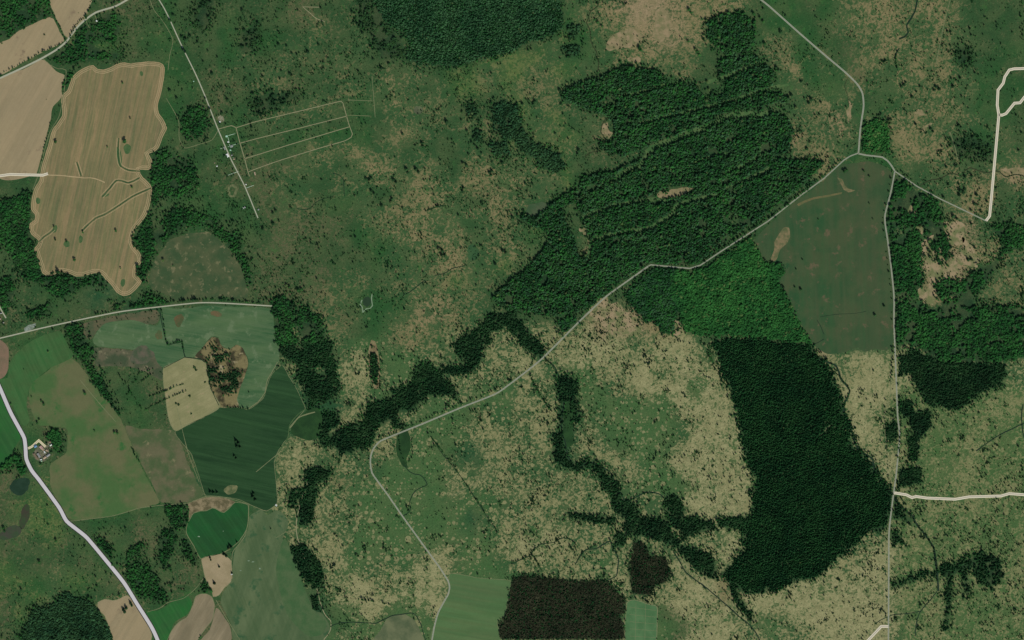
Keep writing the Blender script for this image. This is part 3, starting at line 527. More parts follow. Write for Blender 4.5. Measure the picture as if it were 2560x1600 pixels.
# ------------------------------------------------------------------ brooks and ditches
for pts, wd, mt, lb in (
    ([(1500, -5), (1494, 14), (1476, 29), (1472, 45), (1467, 58), (1474, 72), (1476, 87), (1477, 100), (1482, 116), (1492, 130), (1494, 148), (1497, 158), (1493, 180)], 2.4, M_brook, 'winding brown brook at the top'),
    ([(1520, 290), (1512, 300), (1505, 312), (1502, 330), (1512, 345), (1521, 352), (1512, 366), (1500, 376), (1476, 382), (1462, 392)], 2.4, M_brook, 'brown brook inside the western plantation edge'),
    ([(2293, -5), (2291, 12), (2288, 26), (2278, 45), (2267, 63), (2270, 80), (2262, 92), (2248, 97)], 4, M_ditch, 'dark brook at the top right'), ([(2248, 120), (2240, 135), (2239, 160), (2244, 175)], 3, M_ditch, 'short dark ditch below the top right brook'),
    ([(2290, 466), (2301, 463), (2327, 450), (2350, 446), (2380, 433), (2404, 441), (2412, 428), (2425, 420), (2445, 426), (2468, 432), (2484, 427), (2500, 430), (2515, 442), (2535, 436), (2556, 438), (2570, 450)], 2.8, M_brook, 'brown brook crossing below the cream edged road'),
    ([(2047, 895), (2070, 905), (2089, 914), (2098, 930), (2101, 945), (2115, 962), (2124, 976), (2118, 998), (2108, 1015), (2114, 1040), (2129, 1075), (2138, 1110), (2155, 1130), (2180, 1147), (2186, 1170), (2200, 1195), (2222, 1222), (2240, 1252), (2262, 1275), (2280, 1288), (2292, 1312), (2315, 1340), (2334, 1370), (2340, 1410), (2344, 1440), (2346, 1478)], 5, M_ditch, 'dark brook along the edge of the big spruce wood'),
    ([(1012, 1165), (1025, 1180), (1040, 1186), (1050, 1188), (1063, 1200), (1068, 1212), (1056, 1218), (1040, 1226), (1030, 1240), (1024, 1256), (1026, 1276), (1008, 1291)], 2, M_ditch, 'thin ditch curving below the central road'),
    ([(1080, 1095), (1110, 1140), (1145, 1182), (1175, 1225), (1210, 1280), (1245, 1330)], 1.6, M_ditch, 'straight ditch across the spotted grassland'),
    ([(1360, 893), (1372, 905), (1385, 915), (1390, 925), (1396, 940), (1404, 965), (1410, 1000), (1405, 1040), (1404, 1075), (1414, 1110), (1420, 1140), (1440, 1168), (1475, 1155), (1500, 1165), (1525, 1180), (1540, 1210), (1560, 1250)], 3, M_ditch, 'dark central stream below the road'),
    ([(826, 1566), (845, 1558), (862, 1556), (900, 1556), (939, 1558), (960, 1548), (984, 1538), (1005, 1536), (1030, 1532), (1042, 1542), (1052, 1560), (1060, 1590), (1066, 1606)], 2.2, M_ditch, 'thin ditch around the olive hillock'),
    ([(772, 1195), (766, 1215), (756, 1240), (748, 1270), (742, 1298), (740, 1320), (744, 1345), (752, 1370), (770, 1420), (785, 1450), (792, 1470), (800, 1505), (812, 1535), (826, 1552), (826, 1575), (810, 1600)], 2, M_track, 'worn sandy gully beside the olive pasture'),
    ([(1685, 1380), (1700, 1405), (1717, 1433), (1760, 1465), (1804, 1502), (1840, 1534), (1873, 1562), (1890, 1582), (1902, 1606)], 3, M_ditch, 'straight dark ditch at the lower right'),
    ([(1280, 1410), (1305, 1398), (1322, 1390), (1338, 1372), (1351, 1361), (1370, 1358), (1386, 1356), (1398, 1348), (1410, 1344), (1428, 1350), (1439, 1359)], 2.4, M_ditch, 'curved ditch above the brown wood'),
    ([(1438, 1412), (1450, 1390), (1465, 1374), (1490, 1372), (1510, 1360), (1526, 1353), (1532, 1370), (1545, 1392), (1545, 1415), (1540, 1440), (1520, 1450)], 3, M_ditch, 'looping ditch between the brown woods'),
    ([(1570, 1256), (1595, 1240), (1620, 1230), (1650, 1236), (1664, 1250)], 3, M_ditch, 'short curved ditch right of the central stream'),
    ([(2440, 1128), (2470, 1106), (2502, 1086), (2530, 1072), (2556, 1060), (2570, 1052)], 2.6, M_ditch, 'slanting ditch at the right edge'), ([(2558, 1010), (2554, 1035), (2556, 1075), (2562, 1100)], 2.6, M_ditch, 'upright ditch at the right edge'),
    ([(2343, 1478), (2325, 1500), (2301, 1528), (2292, 1552), (2288, 1590)], 2.4, M_ditch, 'slanting ditch at the bottom right'), ([(2300, 1528), (2270, 1534), (2235, 1537), (2205, 1548), (2190, 1558)], 2, M_ditch, 'thin ditch crossing the long road near the bottom'),
    ([(0, 1570), (30, 1560)], 1, M_ditch, 'tiny ditch at the lower left'), ([(1065, 528), (1082, 520), (1105, 514)], 2.4, M_ditch, 'short dark ditch in the central heath'), ([(1008, 738), (1025, 730), (1045, 714), (1062, 700)], 2, M_ditch, 'short crooked ditch low in the central heath'),
    ([(1088, 688), (1110, 684), (1130, 672), (1160, 664)], 1.8, M_ditch, 'thin ditch right of the crooked ditch'), ([(740, 520), (752, 524), (775, 520), (795, 502), (820, 494), (835, 490)], 1.4, M_ditch, 'faint ditch in the upper central heath'), ([(832, 434), (845, 436), (858, 448), (860, 470), (861, 490)], 1.4, M_ditch, 'faint hooked ditch in the upper central heath'),
    ([(2120, 193), (2112, 215), (2120, 240), (2122, 260)], 1.4, M_brook, 'faint runnel left of the road bend'), ([(455, 855), (430, 860), (418, 862), (412, 840), (405, 810), (400, 780)], 2.2, M_ditch, 'hedge ditch through the wet meadow'), ([(463, 893), (458, 870), (455, 855)], 2.6, M_ditch, 'short hedge ditch above the tan field'),
    ([(409, 920), (436, 906), (463, 893)], 1.2, M_ditch, 'ditch on the upper rim of the tan field'), ([(463, 893), (487, 896), (500, 896), (512, 906)], 2, M_ditch, 'ditch between the tan field and the knoll'), ([(526, 970), (538, 995), (548, 1014)], 1.8, M_ditch, 'straight ditch at the right of the tan field'),
    ([(770, 1020), (745, 1035), (724, 1062), (721, 1090), (704, 1118), (687, 1148)], 2, M_green, 'weedy edge right of the dark crop field'), ([(694, 905), (680, 930), (668, 952), (662, 982), (645, 1004), (622, 1022)], 1.8, M_faint, 'pale bank between the meadow and the dark crop field'),
    ([(725, 1070), (745, 1045), (765, 1036), (788, 1030)], 3, M_faint, 'pale bank right of the dark crop field'), ([(1940, 1100), (1900, 1120), (1850, 1140)][:0] or [(2050, 792), (2090, 786), (2130, 784), (2165, 778)], .9, M_ditch, 'dotted ditch in the dark meadow'), ([(2042, 800), (2054, 820), (2060, 836)], 1.2, M_ditch, 'short ditch at the tip of the bright wood'),
    ([(2028, 864), (2045, 856), (2060, 848)], 1.6, M_ditch, 'second short ditch at the tip of the bright wood')):
    strip('stream' if mt is not M_faint and mt is not M_track else 'bank', pts, wd, mt, .28, lb, wob=1.2, seed=int(pts[0][0]), var=.35)
    stroke(open_mask, smooth(pts), wd * .7)

# ------------------------------------------------------------------ trees: one of each kind, built part by part
M_bark = mat_plain('bark', (74, 62, 48), .3, 1)
LEAF_ONE = {'pine': ((24, 52, 30), (46, 76, 42)), 'shaded_pine': ((24, 52, 30), (46, 76, 42)), 'spruce': ((18, 42, 24), (38, 66, 36)), 'broad': ((30, 70, 34), (56, 100, 48)), 'shrub': ((26, 54, 30), (56, 88, 46)), 'bare': ((48, 46, 34), (78, 70, 52))}  # lone crowns: their own shade is put into these darker colours
LEAF = {'pine': ((36, 74, 46), (62, 100, 62)), 'shaded_pine': ((24, 54, 30), (52, 86, 48)), 'spruce': ((16, 54, 28), (36, 78, 38)), 'broad': ((27, 74, 35), (50, 104, 46)), 'shrub': ((26, 58, 30), (58, 92, 48)), 'bare': ((46, 52, 36), (70, 70, 50))}  # second entry: pine crown with its own shade put into the colour
ML_one = {k: mat_leaf(k + '_foliage', *v, inst=False) for k, v in LEAF_ONE.items()}
ML_many = {k: mat_leaf(k + '_wood_foliage', *v, inst=True) for k, v in LEAF.items()}
ico = bmesh.new(); bmesh.ops.create_icosphere(ico, subdivisions=1, radius=1); ICO_V = [v.co.copy() for v in ico.verts]; ICO_F = [[v.index for v in f.verts] for f in ico.faces]; ico.free()
def clump(V, F, c, r, rr, flat=.75):
    b = len(V)
    for q in ICO_V:
        k = r * rr.uniform(.72, 1.25); V.append((c[0] + q.x * k, c[1] + q.y * k, c[2] + q.z * k * flat))
    F += [[b + i for i in f] for f in ICO_F]
def trunk_mesh(h, r, seed):
    rr = random.Random(seed); V, F = [], []
    def tube(p0, p1, r0, r1, n=6):
        d = (Vector(p1) - Vector(p0)).normalized(); a = d.orthogonal().normalized(); b_ = d.cross(a); s0 = len(V)
        for p, r_ in ((p0, r0), (p1, r1)):
            for k in range(n):
                t = 2 * math.pi * k / n; V.append(tuple(Vector(p) + a * r_ * math.cos(t) + b_ * r_ * math.sin(t)))
        F.extend([(s0 + k, s0 + (k + 1) % n, s0 + n + (k + 1) % n, s0 + n + k) for k in range(n)])
    tube((0, 0, -.3), (0, 0, h * .5), r, r * .7); tube((0, 0, h * .5), (rr.uniform(-.2, .2), rr.uniform(-.2, .2), h), r * .7, r * .2)
    for k in range(5):
        a = k * 2.4 + rr.random(); z = h * (.45 + .09 * k); tube((0, 0, z), (math.cos(a) * 2.2, math.sin(a) * 2.2, z + 1.6), r * .35, r * .12, 4)
    return mesh('trunk', V, F)
def crown_mesh(kind, seed):      # real size: about 8 m across
    rr = random.Random(seed); V, F = [], []
    if kind == 'broad' or kind == 'bare':
        n = 34 if kind == 'broad' else 22
        for k in range(n):
            a = rr.uniform(0, 6.28); u_ = rr.uniform(-.5, 1); rad = math.sqrt(max(0, 1 - u_ * u_)) * rr.uniform(.55, 1)
            R_ = 3.7 * (1 + .22 * math.sin(2 * a + seed) + .12 * math.sin(5 * a))
            clump(V, F, (math.cos(a) * rad * R_ * .78, math.sin(a) * rad * R_ * .78, 7.2 + u_ * 3.6), rr.uniform(.8, 1.35) if kind == 'broad' else rr.uniform(.45, .9), rr)
        clump(V, F, (0, 0, 7.2), 2.6 if kind == 'broad' else 1.5, rr, 1.1)
        for k in range(60):      # loose leaf sprays on the outline
            a = rr.uniform(0, 6.28); u_ = rr.uniform(-.6, 1); rad = math.sqrt(max(0, 1 - u_ * u_)); p = Vector((math.cos(a) * rad * 4.1, math.sin(a) * rad * 4.1, 7.2 + u_ * 4.3))
            b = len(V)
            for j in range(3): V.append(tuple(p + Vector((rr.uniform(-.6, .6), rr.uniform(-.6, .6), rr.uniform(-.4, .4)))))
            F.append([b, b + 1, b + 2])
    elif kind in ('pine', 'spruce', 'shaded_pine'):
        H = 14 if kind == 'spruce' else 12; tiers = 8 if kind == 'spruce' else 6; z0 = 1.2 if kind == 'spruce' else 4.0
        for t in range(tiers):
            f_ = t / (tiers - 1); R_ = (4.1 if kind == 'spruce' else 3.9) * (1 - f_ ** (1.0 if kind == 'spruce' else 1.8) * .86); z = z0 + (H - z0) * f_ * .92
            nb = max(5, int(11 - 5 * f_))
            for k in range(nb):
                a = 2 * math.pi * (k + rr.uniform(-.3, .3)) / nb + t * .7; L = R_ * rr.uniform(.72, 1.12); wd = L * .36 + .25
                c_, s_ = math.cos(a), math.sin(a); b = len(V); drop = L * .32
                V += [(0, 0, z + .9), (c_ * L * .55 - s_ * wd, s_ * L * .55 + c_ * wd, z - drop * .45), (c_ * L, s_ * L, z - drop), (c_ * L * .55 + s_ * wd, s_ * L * .55 - c_ * wd, z - drop * .45), (c_ * L * .55, s_ * L * .55, z + .35)]
                F += [[b, b + 4, b + 1], [b, b + 3, b + 4], [b + 4, b + 2, b + 1], [b + 4, b + 3, b + 2]]
        if kind != 'spruce':
            for k in range(12):
                a = rr.uniform(0, 6.28); r_ = rr.uniform(.8, 2.7); clump(V, F, (math.cos(a) * r_, math.sin(a) * r_, rr.uniform(7, 11.5)), rr.uniform(.6, 1.1), rr, .6)
    else:
        for k in range(13):
            a = rr.uniform(0, 6.28); r_ = rr.uniform(0, 2.9); clump(V, F, (math.cos(a) * r_, math.sin(a) * r_, rr.uniform(.8, 3.2) * (1 - r_ / 6)), rr.uniform(.9, 1.5), rr, .85)
    return mesh('crown', V, F)
SPEC = {'pine': ('pine_tree', 'pine'), 'shaded_pine': ('shaded_pine_tree', 'pine'), 'spruce': ('spruce_tree', 'spruce tree'), 'broad': ('leafy_tree', 'tree'), 'shrub': ('shrub', 'bush'), 'bare': ('thin_crowned_tree', 'tree')}
MESH = {k: [(crown_mesh(k, 5 + 13 * j), trunk_mesh(7.5 if k != 'shrub' else 1.6, .32 if k != 'shrub' else .12, j)) for j in range(3)] for k in SPEC}
for k, ms in MESH.items():
    for c_, t_ in ms: c_.materials.append(ML_one[k]); t_.materials.append(M_bark)
def plant(kind, px, py, dpx, label=None, group=None):
    """one tree or bush: an Empty on the ground with its trunk and crown"""
    nm, cat = SPEC[kind]; c_, t_ = MESH[kind][R.randrange(3)]
    e = bpy.data.objects.new(nm, None); COL.objects.link(e); e.location = (X(px), Y(py), 0); e.empty_display_size = 2
    s = dpx * 2 / 8.0; e.scale = (s, s, s * R.uniform(.75, 1.0) / max(1, s ** .35)); e.rotation_euler = (0, 0, R.uniform(0, 6.28))
    tag(e, label, cat, group)
    link('trunk', t_, parent=e); link('crown', c_, parent=e)
    return e

# stuff: thousands of trees standing as points that carry copies of the same crowns and trunks
def proto_pair(kind):
    res = []
    for j, (c_, t_) in enumerate(MESH[kind]):
        me = c_.copy(); me.materials.clear(); me.materials.append(ML_many[kind]); me.materials.append(M_bark)
        bm = bmesh.new(); bm.from_mesh(me); n0 = len(bm.faces); bm.from_mesh(t_); bm.faces.ensure_lookup_table()
        for f in bm.faces[n0:]: f.material_index = 1
        bm.to_mesh(me); bm.free(); me.name = kind + '_whole'
        res.append(bpy.data.objects.new(kind + '_whole', me))       # kept out of the scene: only its shape is reused
    return res
PROTO = {k: proto_pair(k) for k in SPEC}
def node_group(kinds):
    g = bpy.data.node_groups.new('stand_of_' + '_'.join(kinds), 'GeometryNodeTree')
    g.interface.new_socket('Geometry', in_out='INPUT', socket_type='NodeSocketGeometry'); g.interface.new_socket('Geometry', in_out='OUTPUT', socket_type='NodeSocketGeometry')
    N, L = g.nodes, g.links; gi, go = N.new('NodeGroupInput'), N.new('NodeGroupOutput'); J = N.new('GeometryNodeJoinGeometry')
    for k in kinds:
        for o in PROTO[k]:
            oi = N.new('GeometryNodeObjectInfo'); oi.inputs['Object'].default_value = o; oi.inputs['As Instance'].default_value = True; L.new(oi.outputs['Geometry'], J.inputs[0])
    ip = N.new('GeometryNodeInstanceOnPoints'); ip.inputs['Pick Instance'].default_value = True
    def at(nm, ty):
        a = N.new('GeometryNodeInputNamedAttribute'); a.data_type = ty; a.inputs['Name'].default_value = nm; return a.outputs['Attribute']
    L.new(gi.outputs[0], ip.inputs['Points']); L.new(J.outputs[0], ip.inputs['Instance']); L.new(at('which', 'INT'), ip.inputs['Instance Index'])
    L.new(at('turn', 'FLOAT_VECTOR'), ip.inputs['Rotation']); L.new(at('size', 'FLOAT_VECTOR'), ip.inputs['Scale']); L.new(ip.outputs[0], go.inputs[0])
    return g
def stand(name, kinds, pts, diam, label, cat, hmul=1.0, tint=None):
    pts = np.asarray(pts); n = len(pts)
    if n == 0: return
    me = bpy.data.meshes.new(name); me.vertices.add(n)
    me.vertices.foreach_set('co', np.stack([(pts[:, 0] - 1280) * 2, (800 - pts[:, 1]) * 2, np.zeros(n)], -1).ravel())
    s = np.asarray(diam) * 2 / 8.0 * NR.uniform(.8, 1.2, n)
    at = me.attributes.new('size', 'FLOAT_VECTOR', 'POINT'); at.data.foreach_set('vector', np.stack([s * NR.uniform(.9, 1.1, n), s, s * hmul * NR.uniform(.85, 1.05, n)], -1).ravel())
    at = me.attributes.new('turn', 'FLOAT_VECTOR', 'POINT'); at.data.foreach_set('vector', np.stack([NR.uniform(-.05, .05, n), NR.uniform(-.05, .05, n), NR.uniform(0, 6.28, n)], -1).ravel())
    at = me.attributes.new('which', 'INT', 'POINT'); at.data.foreach_set('value', NR.integers(0, 3 * len(kinds), n).astype(np.int32))
    at = me.attributes.new('tint', 'FLOAT', 'POINT'); at.data.foreach_set('value', (NR.uniform(0, 1, n) if tint is None else np.clip(tint + NR.normal(0, .2, n), 0, 1)).astype(np.float32))
    o = link(name, me); md = o.modifiers.new('trees', 'NODES'); md.node_group = node_group(kinds)
    me.materials.append(ML_many[kinds[0]])
    tag(o, label, cat, kind='stuff'); return o

def jgrid(m, sp, rough_edge=0.0, seed=0, thin=None):
    """points about sp apart inside the mask"""
    ys_, xs_ = np.where(m.any(1))[0], np.where(m.any(0))[0]
    if not len(ys_): return np.zeros((0, 2))
    gy_, gx_ = np.mgrid[ys_[0]:ys_[-1] + 1:sp * .93, xs_[0]:xs_[-1] + 1:sp]
    gx_ = gx_ + (np.arange(gx_.shape[0])[:, None] % 2) * sp * .5
    p = np.stack([gx_.ravel(), gy_.ravel()], 1) + NR.uniform(-.46, .46, (gx_.size, 2)) * sp
    q = p + np.stack([vnoise(p[:, 0], p[:, 1], 22, seed + 3, 3) - .5, vnoise(p[:, 0], p[:, 1], 22, seed + 8, 3) - .5], 1) * 2 * rough_edge + NR.normal(0, 1, p.shape) * rough_edge * .35
    xi = np.clip(q[:, 0].astype(int), 0, W_ - 1); yi = np.clip(q[:, 1].astype(int), 0, H_ - 1)
    k = m[yi, xi]
    xi = np.clip(p[:, 0].astype(int), 0, W_ - 1); yi = np.clip(p[:, 1].astype(int), 0, H_ - 1)
    k &= ~noforest[yi, xi]
    if thin:
        c45, w1, w2 = .7071, (vnoise(p[:, 0], p[:, 1], thin[0] * .8, seed + 61, 3) - .5) * thin[0] * 1.4, (vnoise(p[:, 0], p[:, 1], thin[0] * .8, seed + 71, 3) - .5) * thin[0] * 1.4
        k &= vnoise((p[:, 0] - p[:, 1]) * c45 + w1, (p[:, 0] + p[:, 1]) * c45 + w2, thin[0], seed + 21, 4) + NR.normal(0, .03, len(p)) > thin[1]
    return p[k]
forest_mask = np.zeros((H_, W_), bool)
def wood(name, kinds, polys, sp, diam, label, rough=7, gaps=(), holes=(), thin=None, hmul=1.0, seed=0, tint=None, keep_field=True):
    m = np.zeros((H_, W_), bool)
    for p in polys: m |= raster(p)
    for g_, w_ in gaps: stroke(m, smooth(g_, False, 8, 1.5), w_ * 1.15, False)
    for h_ in holes: m &= ~raster(h_)
    if keep_field: m &= ~open_mask
    forest_mask[m] = True
    p = jgrid(m, sp * .88, rough, seed, thin)
    return stand(name, kinds, p, diam * 1.05 * NR.choice([.75, .9, 1.0, 1.15, 1.35], len(p), p=[.2, .25, .3, .18, .07]), label, 'wood', hmul * .66, tint)
wood('pine_wood', ['pine', 'spruce'], [[(930, -5), (945, 20), (955, 45), (975, 65), (1010, 85), (1032, 110), (1014, 130), (1020, 150), (1050, 162), (1070, 152), (1090, 165), (1140, 166), (1200, 150), (1290, 125), (1320, 110), (1360, 95), (1400, 70), (1408, 50), (1398, -5)]], 3.7, 4.6, 'dense grey green pine wood at the top edge', rough=10, seed=1, tint=.42)
GAPS = [([(1560, 238), (1610, 228), (1660, 212), (1703, 204)], 6), ([(1768, 206), (1810, 192), (1860, 172), (1912, 155)], 9), ([(1770, 266), (1810, 255), (1860, 242), (1900, 226), (1970, 212)], 8), ([(1600, 310), (1650, 295), (1700, 284), (1766, 266)], 7),
        ([(1614, 382), (1650, 360), (1700, 342), (1760, 320), (1800, 300), (1841, 286), (1920, 284)], 14), ([(1540, 442), (1570, 425), (1600, 412), (1622, 384)], 11), ([(1450, 546), (1500, 525), (1520, 518), (1580, 505), (1634, 498), (1690, 505)], 8),
        ([(1486, 598), (1550, 582), (1624, 570), (1655, 552), (1680, 536), (1693, 514), (1730, 502), (1793, 486)], 10), ([(1695, 452), (1715, 435), (1745, 429), (1772, 434)], 5), ([(1808, 436), (1850, 415), (1890, 398)], 7), ([(1815, 470), (1870, 446), (1925, 420)], 7), ([(1480, 600), (1475, 620), (1470, 650)], 7),
        ([(1500, 470), (1512, 456), (1540, 448)], 6), ([(1700, 430), (1760, 395), (1830, 380)], 4)]
HOLES = [ell(1690, 480, 52, 13, -12), ell(1832, 552, 18, 16, -20), ell(1795, 215, 22, 24), [(1400, 520), (1440, 505), (1458, 560), (1476, 592), (1472, 636), (1448, 642), (1436, 600), (1420, 560)], ell(1520, 258, 20, 10, -10), ell(1480, 468, 16, 10, -10), ell(1512, 328, 26, 30), ell(1575, 398, 40, 12, -25)]
for g_, w_ in GAPS: strip('forest_ride', g_, w_ * 1.0, mat_field('ride_grass', (62, 98, 54), (84, 106, 64), 40, .2, grain=.3, seed=int(g_[0][0])) if g_ is GAPS[0][0] else bpy.data.materials['ride_grass'], .1, 'grassy ride between the strips of the plantation', var=.5, wob=2)
wood('broadleaf_plantation', ['broad', 'pine', 'shaded_pine'], [
    [(1400, 245), (1425, 215), (1495, 195), (1560, 165), (1615, 175), (1650, 178), (1672, 205), (1650, 222), (1700, 206), (1735, 212), (1760, 245), (1785, 262), (1775, 300), (1840, 290), (1900, 275), (1965, 290), (1985, 330), (1970, 380), (1925, 395), (1975, 402), (2035, 400), (2060, 405), (2000, 470), (1915, 535), (1860, 570), (1800, 615), (1750, 655), (1722, 664), (1640, 655), (1600, 668), (1520, 728), (1475, 768), (1400, 790), (1320, 782), (1250, 770), (1232, 740), (1290, 690), (1330, 660), (1375, 600), (1365, 575), (1320, 560), (1300, 545), (1320, 528), (1380, 510), (1410, 490), (1450, 470), (1460, 440), (1540, 430), (1570, 400), (1500, 372), (1490, 330), (1520, 290), (1440, 262)],
    [(1765, 60), (1795, 40), (1850, 35), (1888, 55), (1886, 110), (1875, 135), (1830, 140), (1800, 130), (1768, 90)], [(1800, 152), (1850, 134), (1898, 145), (1908, 156), (1850, 178), (1795, 195)], [(1785, 198), (1850, 180), (1915, 156), (1932, 180), (1930, 215), (1880, 232), (1775, 262), (1780, 225)], [(1776, 268), (1900, 232), (1950, 232), (1970, 252), (1850, 272), (1772, 292)]],
    4.0, 5.2, 'huge striped plantation in the upper right', rough=3, gaps=GAPS, holes=HOLES, thin=(16, .34), hmul=1.4, seed=2, tint=.5)
wood('bright_broadleaf_wood', ['broad'], [[(1690, 672), (1725, 684), (1762, 670), (1850, 612), (1878, 592), (1895, 630), (1905, 655), (1950, 662), (1972, 680), (1948, 706), (1975, 758), (1990, 795), (2030, 858), (1960, 850), (1900, 842), (1850, 840), (1772, 838), (1712, 826), (1690, 760), (1672, 720)]], 4.2, 5.8, 'bright green leafy wood below the road kink', rough=6, seed=3, tint=.6, hmul=.9)
wood('mixed_wood', ['broad', 'pine'], [[(1560, 735), (1590, 705), (1630, 672), (1690, 672), (1680, 720), (1700, 765), (1692, 800), (1676, 836), (1662, 834), (1640, 800), (1612, 805), (1590, 775)], [(1395, 800), (1450, 790), (1440, 815), (1400, 825)]], 4.2, 5.2, 'darker mixed wood left of the bright wood', rough=8, seed=4, tint=.25)
wood('dark_spruce_wood', ['spruce'], [[(1778, 845), (1900, 848), (2000, 860), (2030, 866), (2052, 900), (2072, 930), (2085, 965), (2100, 985), (2110, 1030), (2122, 1080), (2134, 1116), (2175, 1155), (2195, 1200), (2232, 1240), (2230, 1300), (2205, 1325), (2160, 1330), (2130, 1370), (2082, 1400), (2060, 1430), (2030, 1445), (1960, 1460), (1910, 1482), (1860, 1484), (1830, 1455), (1800, 1432), (1832, 1408), (1866, 1370), (1850, 1320), (1878, 1290), (1890, 1200), (1866, 1150), (1850, 1050), (1826, 970), (1802, 905)]], 3.9, 5.2, 'huge almost black spruce wood in the lower right', rough=15, seed=5, tint=.3, holes=[ell(2085, 935, 9, 18, 20), ell(2112, 975, 10, 14)])
wood('eastern_wood', ['broad', 'shaded_pine', 'broad'], [
    [(2243, 432), (2290, 480), (2345, 505), (2340, 540), (2300, 545), (2290, 565), (2262, 562), (2240, 572), (2222, 545), (2228, 500)], [(2222, 585), (2255, 595), (2290, 575), (2298, 590), (2300, 640), (2298, 690), (2270, 700), (2300, 712), (2290, 745), (2250, 745), (2240, 700), (2228, 640)],
    [(2310, 540), (2350, 532), (2360, 560), (2372, 600), (2372, 650), (2352, 660), (2335, 625), (2318, 600)], [(2350, 690), (2375, 700), (2392, 715), (2430, 690), (2450, 670), (2490, 650), (2512, 610), (2480, 570), (2520, 556), (2566, 560), (2566, 610), (2500, 640), (2482, 690), (2420, 740), (2390, 735), (2350, 745), (2338, 715)],
    [(2242, 760), (2270, 750), (2330, 775), (2350, 760), (2400, 745), (2430, 730), (2440, 780), (2470, 760), (2520, 770), (2566, 770), (2566, 890), (2500, 905), (2420, 902), (2370, 905), (2335, 895), (2300, 868), (2262, 850), (2243, 862)], [(2255, 640), (2300, 660), (2305, 720), (2260, 730)]],
    4.4, 5.8, 'patchy leafy woods right of the long straight road', rough=9, thin=(22, .42), seed=6, tint=.4)
wood('black_spruce_wood', ['spruce', 'shaded_pine'], [[(2270, 872), (2300, 880), (2330, 898), (2400, 905), (2500, 905), (2512, 930), (2500, 965), (2460, 975), (2420, 1005), (2395, 1022), (2360, 1018), (2325, 1010), (2300, 985), (2280, 930)], [(2250, 890), (2285, 880), (2290, 930), (2252, 935)], [(2275, 1030), (2325, 1025), (2328, 1070), (2300, 1090), (2278, 1075)], [(2248, 1000), (2280, 1004), (2282, 1040), (2252, 1040)], [(2210, 1058), (2240, 1058), (2244, 1100), (2212, 1098)], [(2248, 1170), (2300, 1170), (2300, 1210), (2246, 1215)], [(2272, 1090), (2300, 1085), (2290, 1150), (2275, 1150)]],
     3.8, 5.0, 'ragged black spruce wood right of the long road', rough=9, thin=(26, .2), seed=7, tint=.1)
wood('ravine_wood', ['spruce', 'shaded_pine'], [
    [(1135, 862), (1152, 842), (1190, 825), (1225, 790), (1290, 772), (1300, 805), (1340, 850), (1366, 888), (1350, 894), (1312, 872), (1290, 838), (1262, 812), (1228, 830), (1222, 856), (1196, 876), (1202, 900), (1186, 926), (1140, 938), (1092, 930), (1098, 922), (1170, 914), (1164, 898), (1143, 888)],
    [(1036, 940), (1048, 915), (1068, 908), (1090, 928), (1126, 960), (1146, 1000), (1120, 985), (1062, 985), (1048, 1010), (1022, 1026), (985, 1034), (1010, 1068), (995, 1075), (978, 1044), (960, 1062), (932, 1070), (934, 1092), (922, 1118), (880, 1125), (850, 1136), (834, 1112), (835, 1085), (862, 1072), (900, 1060), (912, 1040), (926, 1008), (955, 1004), (980, 1000), (976, 970), (1005, 970), (1032, 955)],
    [(1395, 945), (1418, 938), (1440, 950), (1442, 996), (1414, 1004), (1394, 992)], [(1384, 1085), (1406, 1085), (1412, 1140), (1440, 1158), (1480, 1150), (1512, 1172), (1504, 1188), (1476, 1168), (1440, 1176), (1400, 1160), (1388, 1140)], [(1434, 998), (1444, 998), (1446, 1050), (1438, 1060)], [(1404, 1000), (1412, 1000), (1408, 1060), (1402, 1090), (1396, 1060)]], 3.9, 5.2, 'dark winding strip of spruce along the central ravine', rough=9, seed=8, tint=.05, thin=(9, .30))
wood('riverside_wood', ['spruce', 'shaded_pine'], [[(690, 862), (745, 872), (760, 855), (800, 846), (828, 858), (836, 890), (838, 935), (850, 965), (830, 1000), (800, 1004), (788, 1030), (770, 1020), (762, 975), (745, 945), (748, 915), (720, 895), (700, 890)], [(800, 1040), (840, 1030), (850, 1060), (820, 1080), (836, 1110), (808, 1120), (790, 1080)]], 3.9, 5.4, 'dark wood above the right corner of the dark crop field', rough=10, thin=(22, .30), holes=[ell(795, 925, 15, 14)], seed=9, tint=.15)
wood('strip_thicket', ['spruce', 'shaded_pine'], [[(925, 882), (940, 882), (946, 925), (943, 962), (936, 962), (928, 925)], [(2272, 1172), (2300, 1172), (2300, 1206), (2272, 1206)]], 3.6, 5, 'narrow upright black strip above the ravine wood', rough=1, seed=31, tint=.1)
field('strip_bank', [(928, 850), (938, 852), (944, 872), (950, 925), (946, 972), (936, 972), (924, 925), (921, 875)], mat_field('brown_bank', (132, 124, 88), (106, 92, 66), 30, .2, grain=.3, seed=95), z=.09, clear=False, wob=1, label='pale brown bank around the narrow black strip')
wood('meadow_end_wood', ['broad', 'shaded_pine'], [[(668, 762), (700, 740), (740, 760), (770, 775), (800, 800), (812, 850), (760, 862), (735, 866), (694, 862), (688, 828), (660, 800)]], 4.4, 5.6, 'broken leafy wood at the end of the tree lined lane', rough=9, thin=(26, .38), seed=10, holes=[ell(742, 838, 12, 22, -20)], tint=.4)
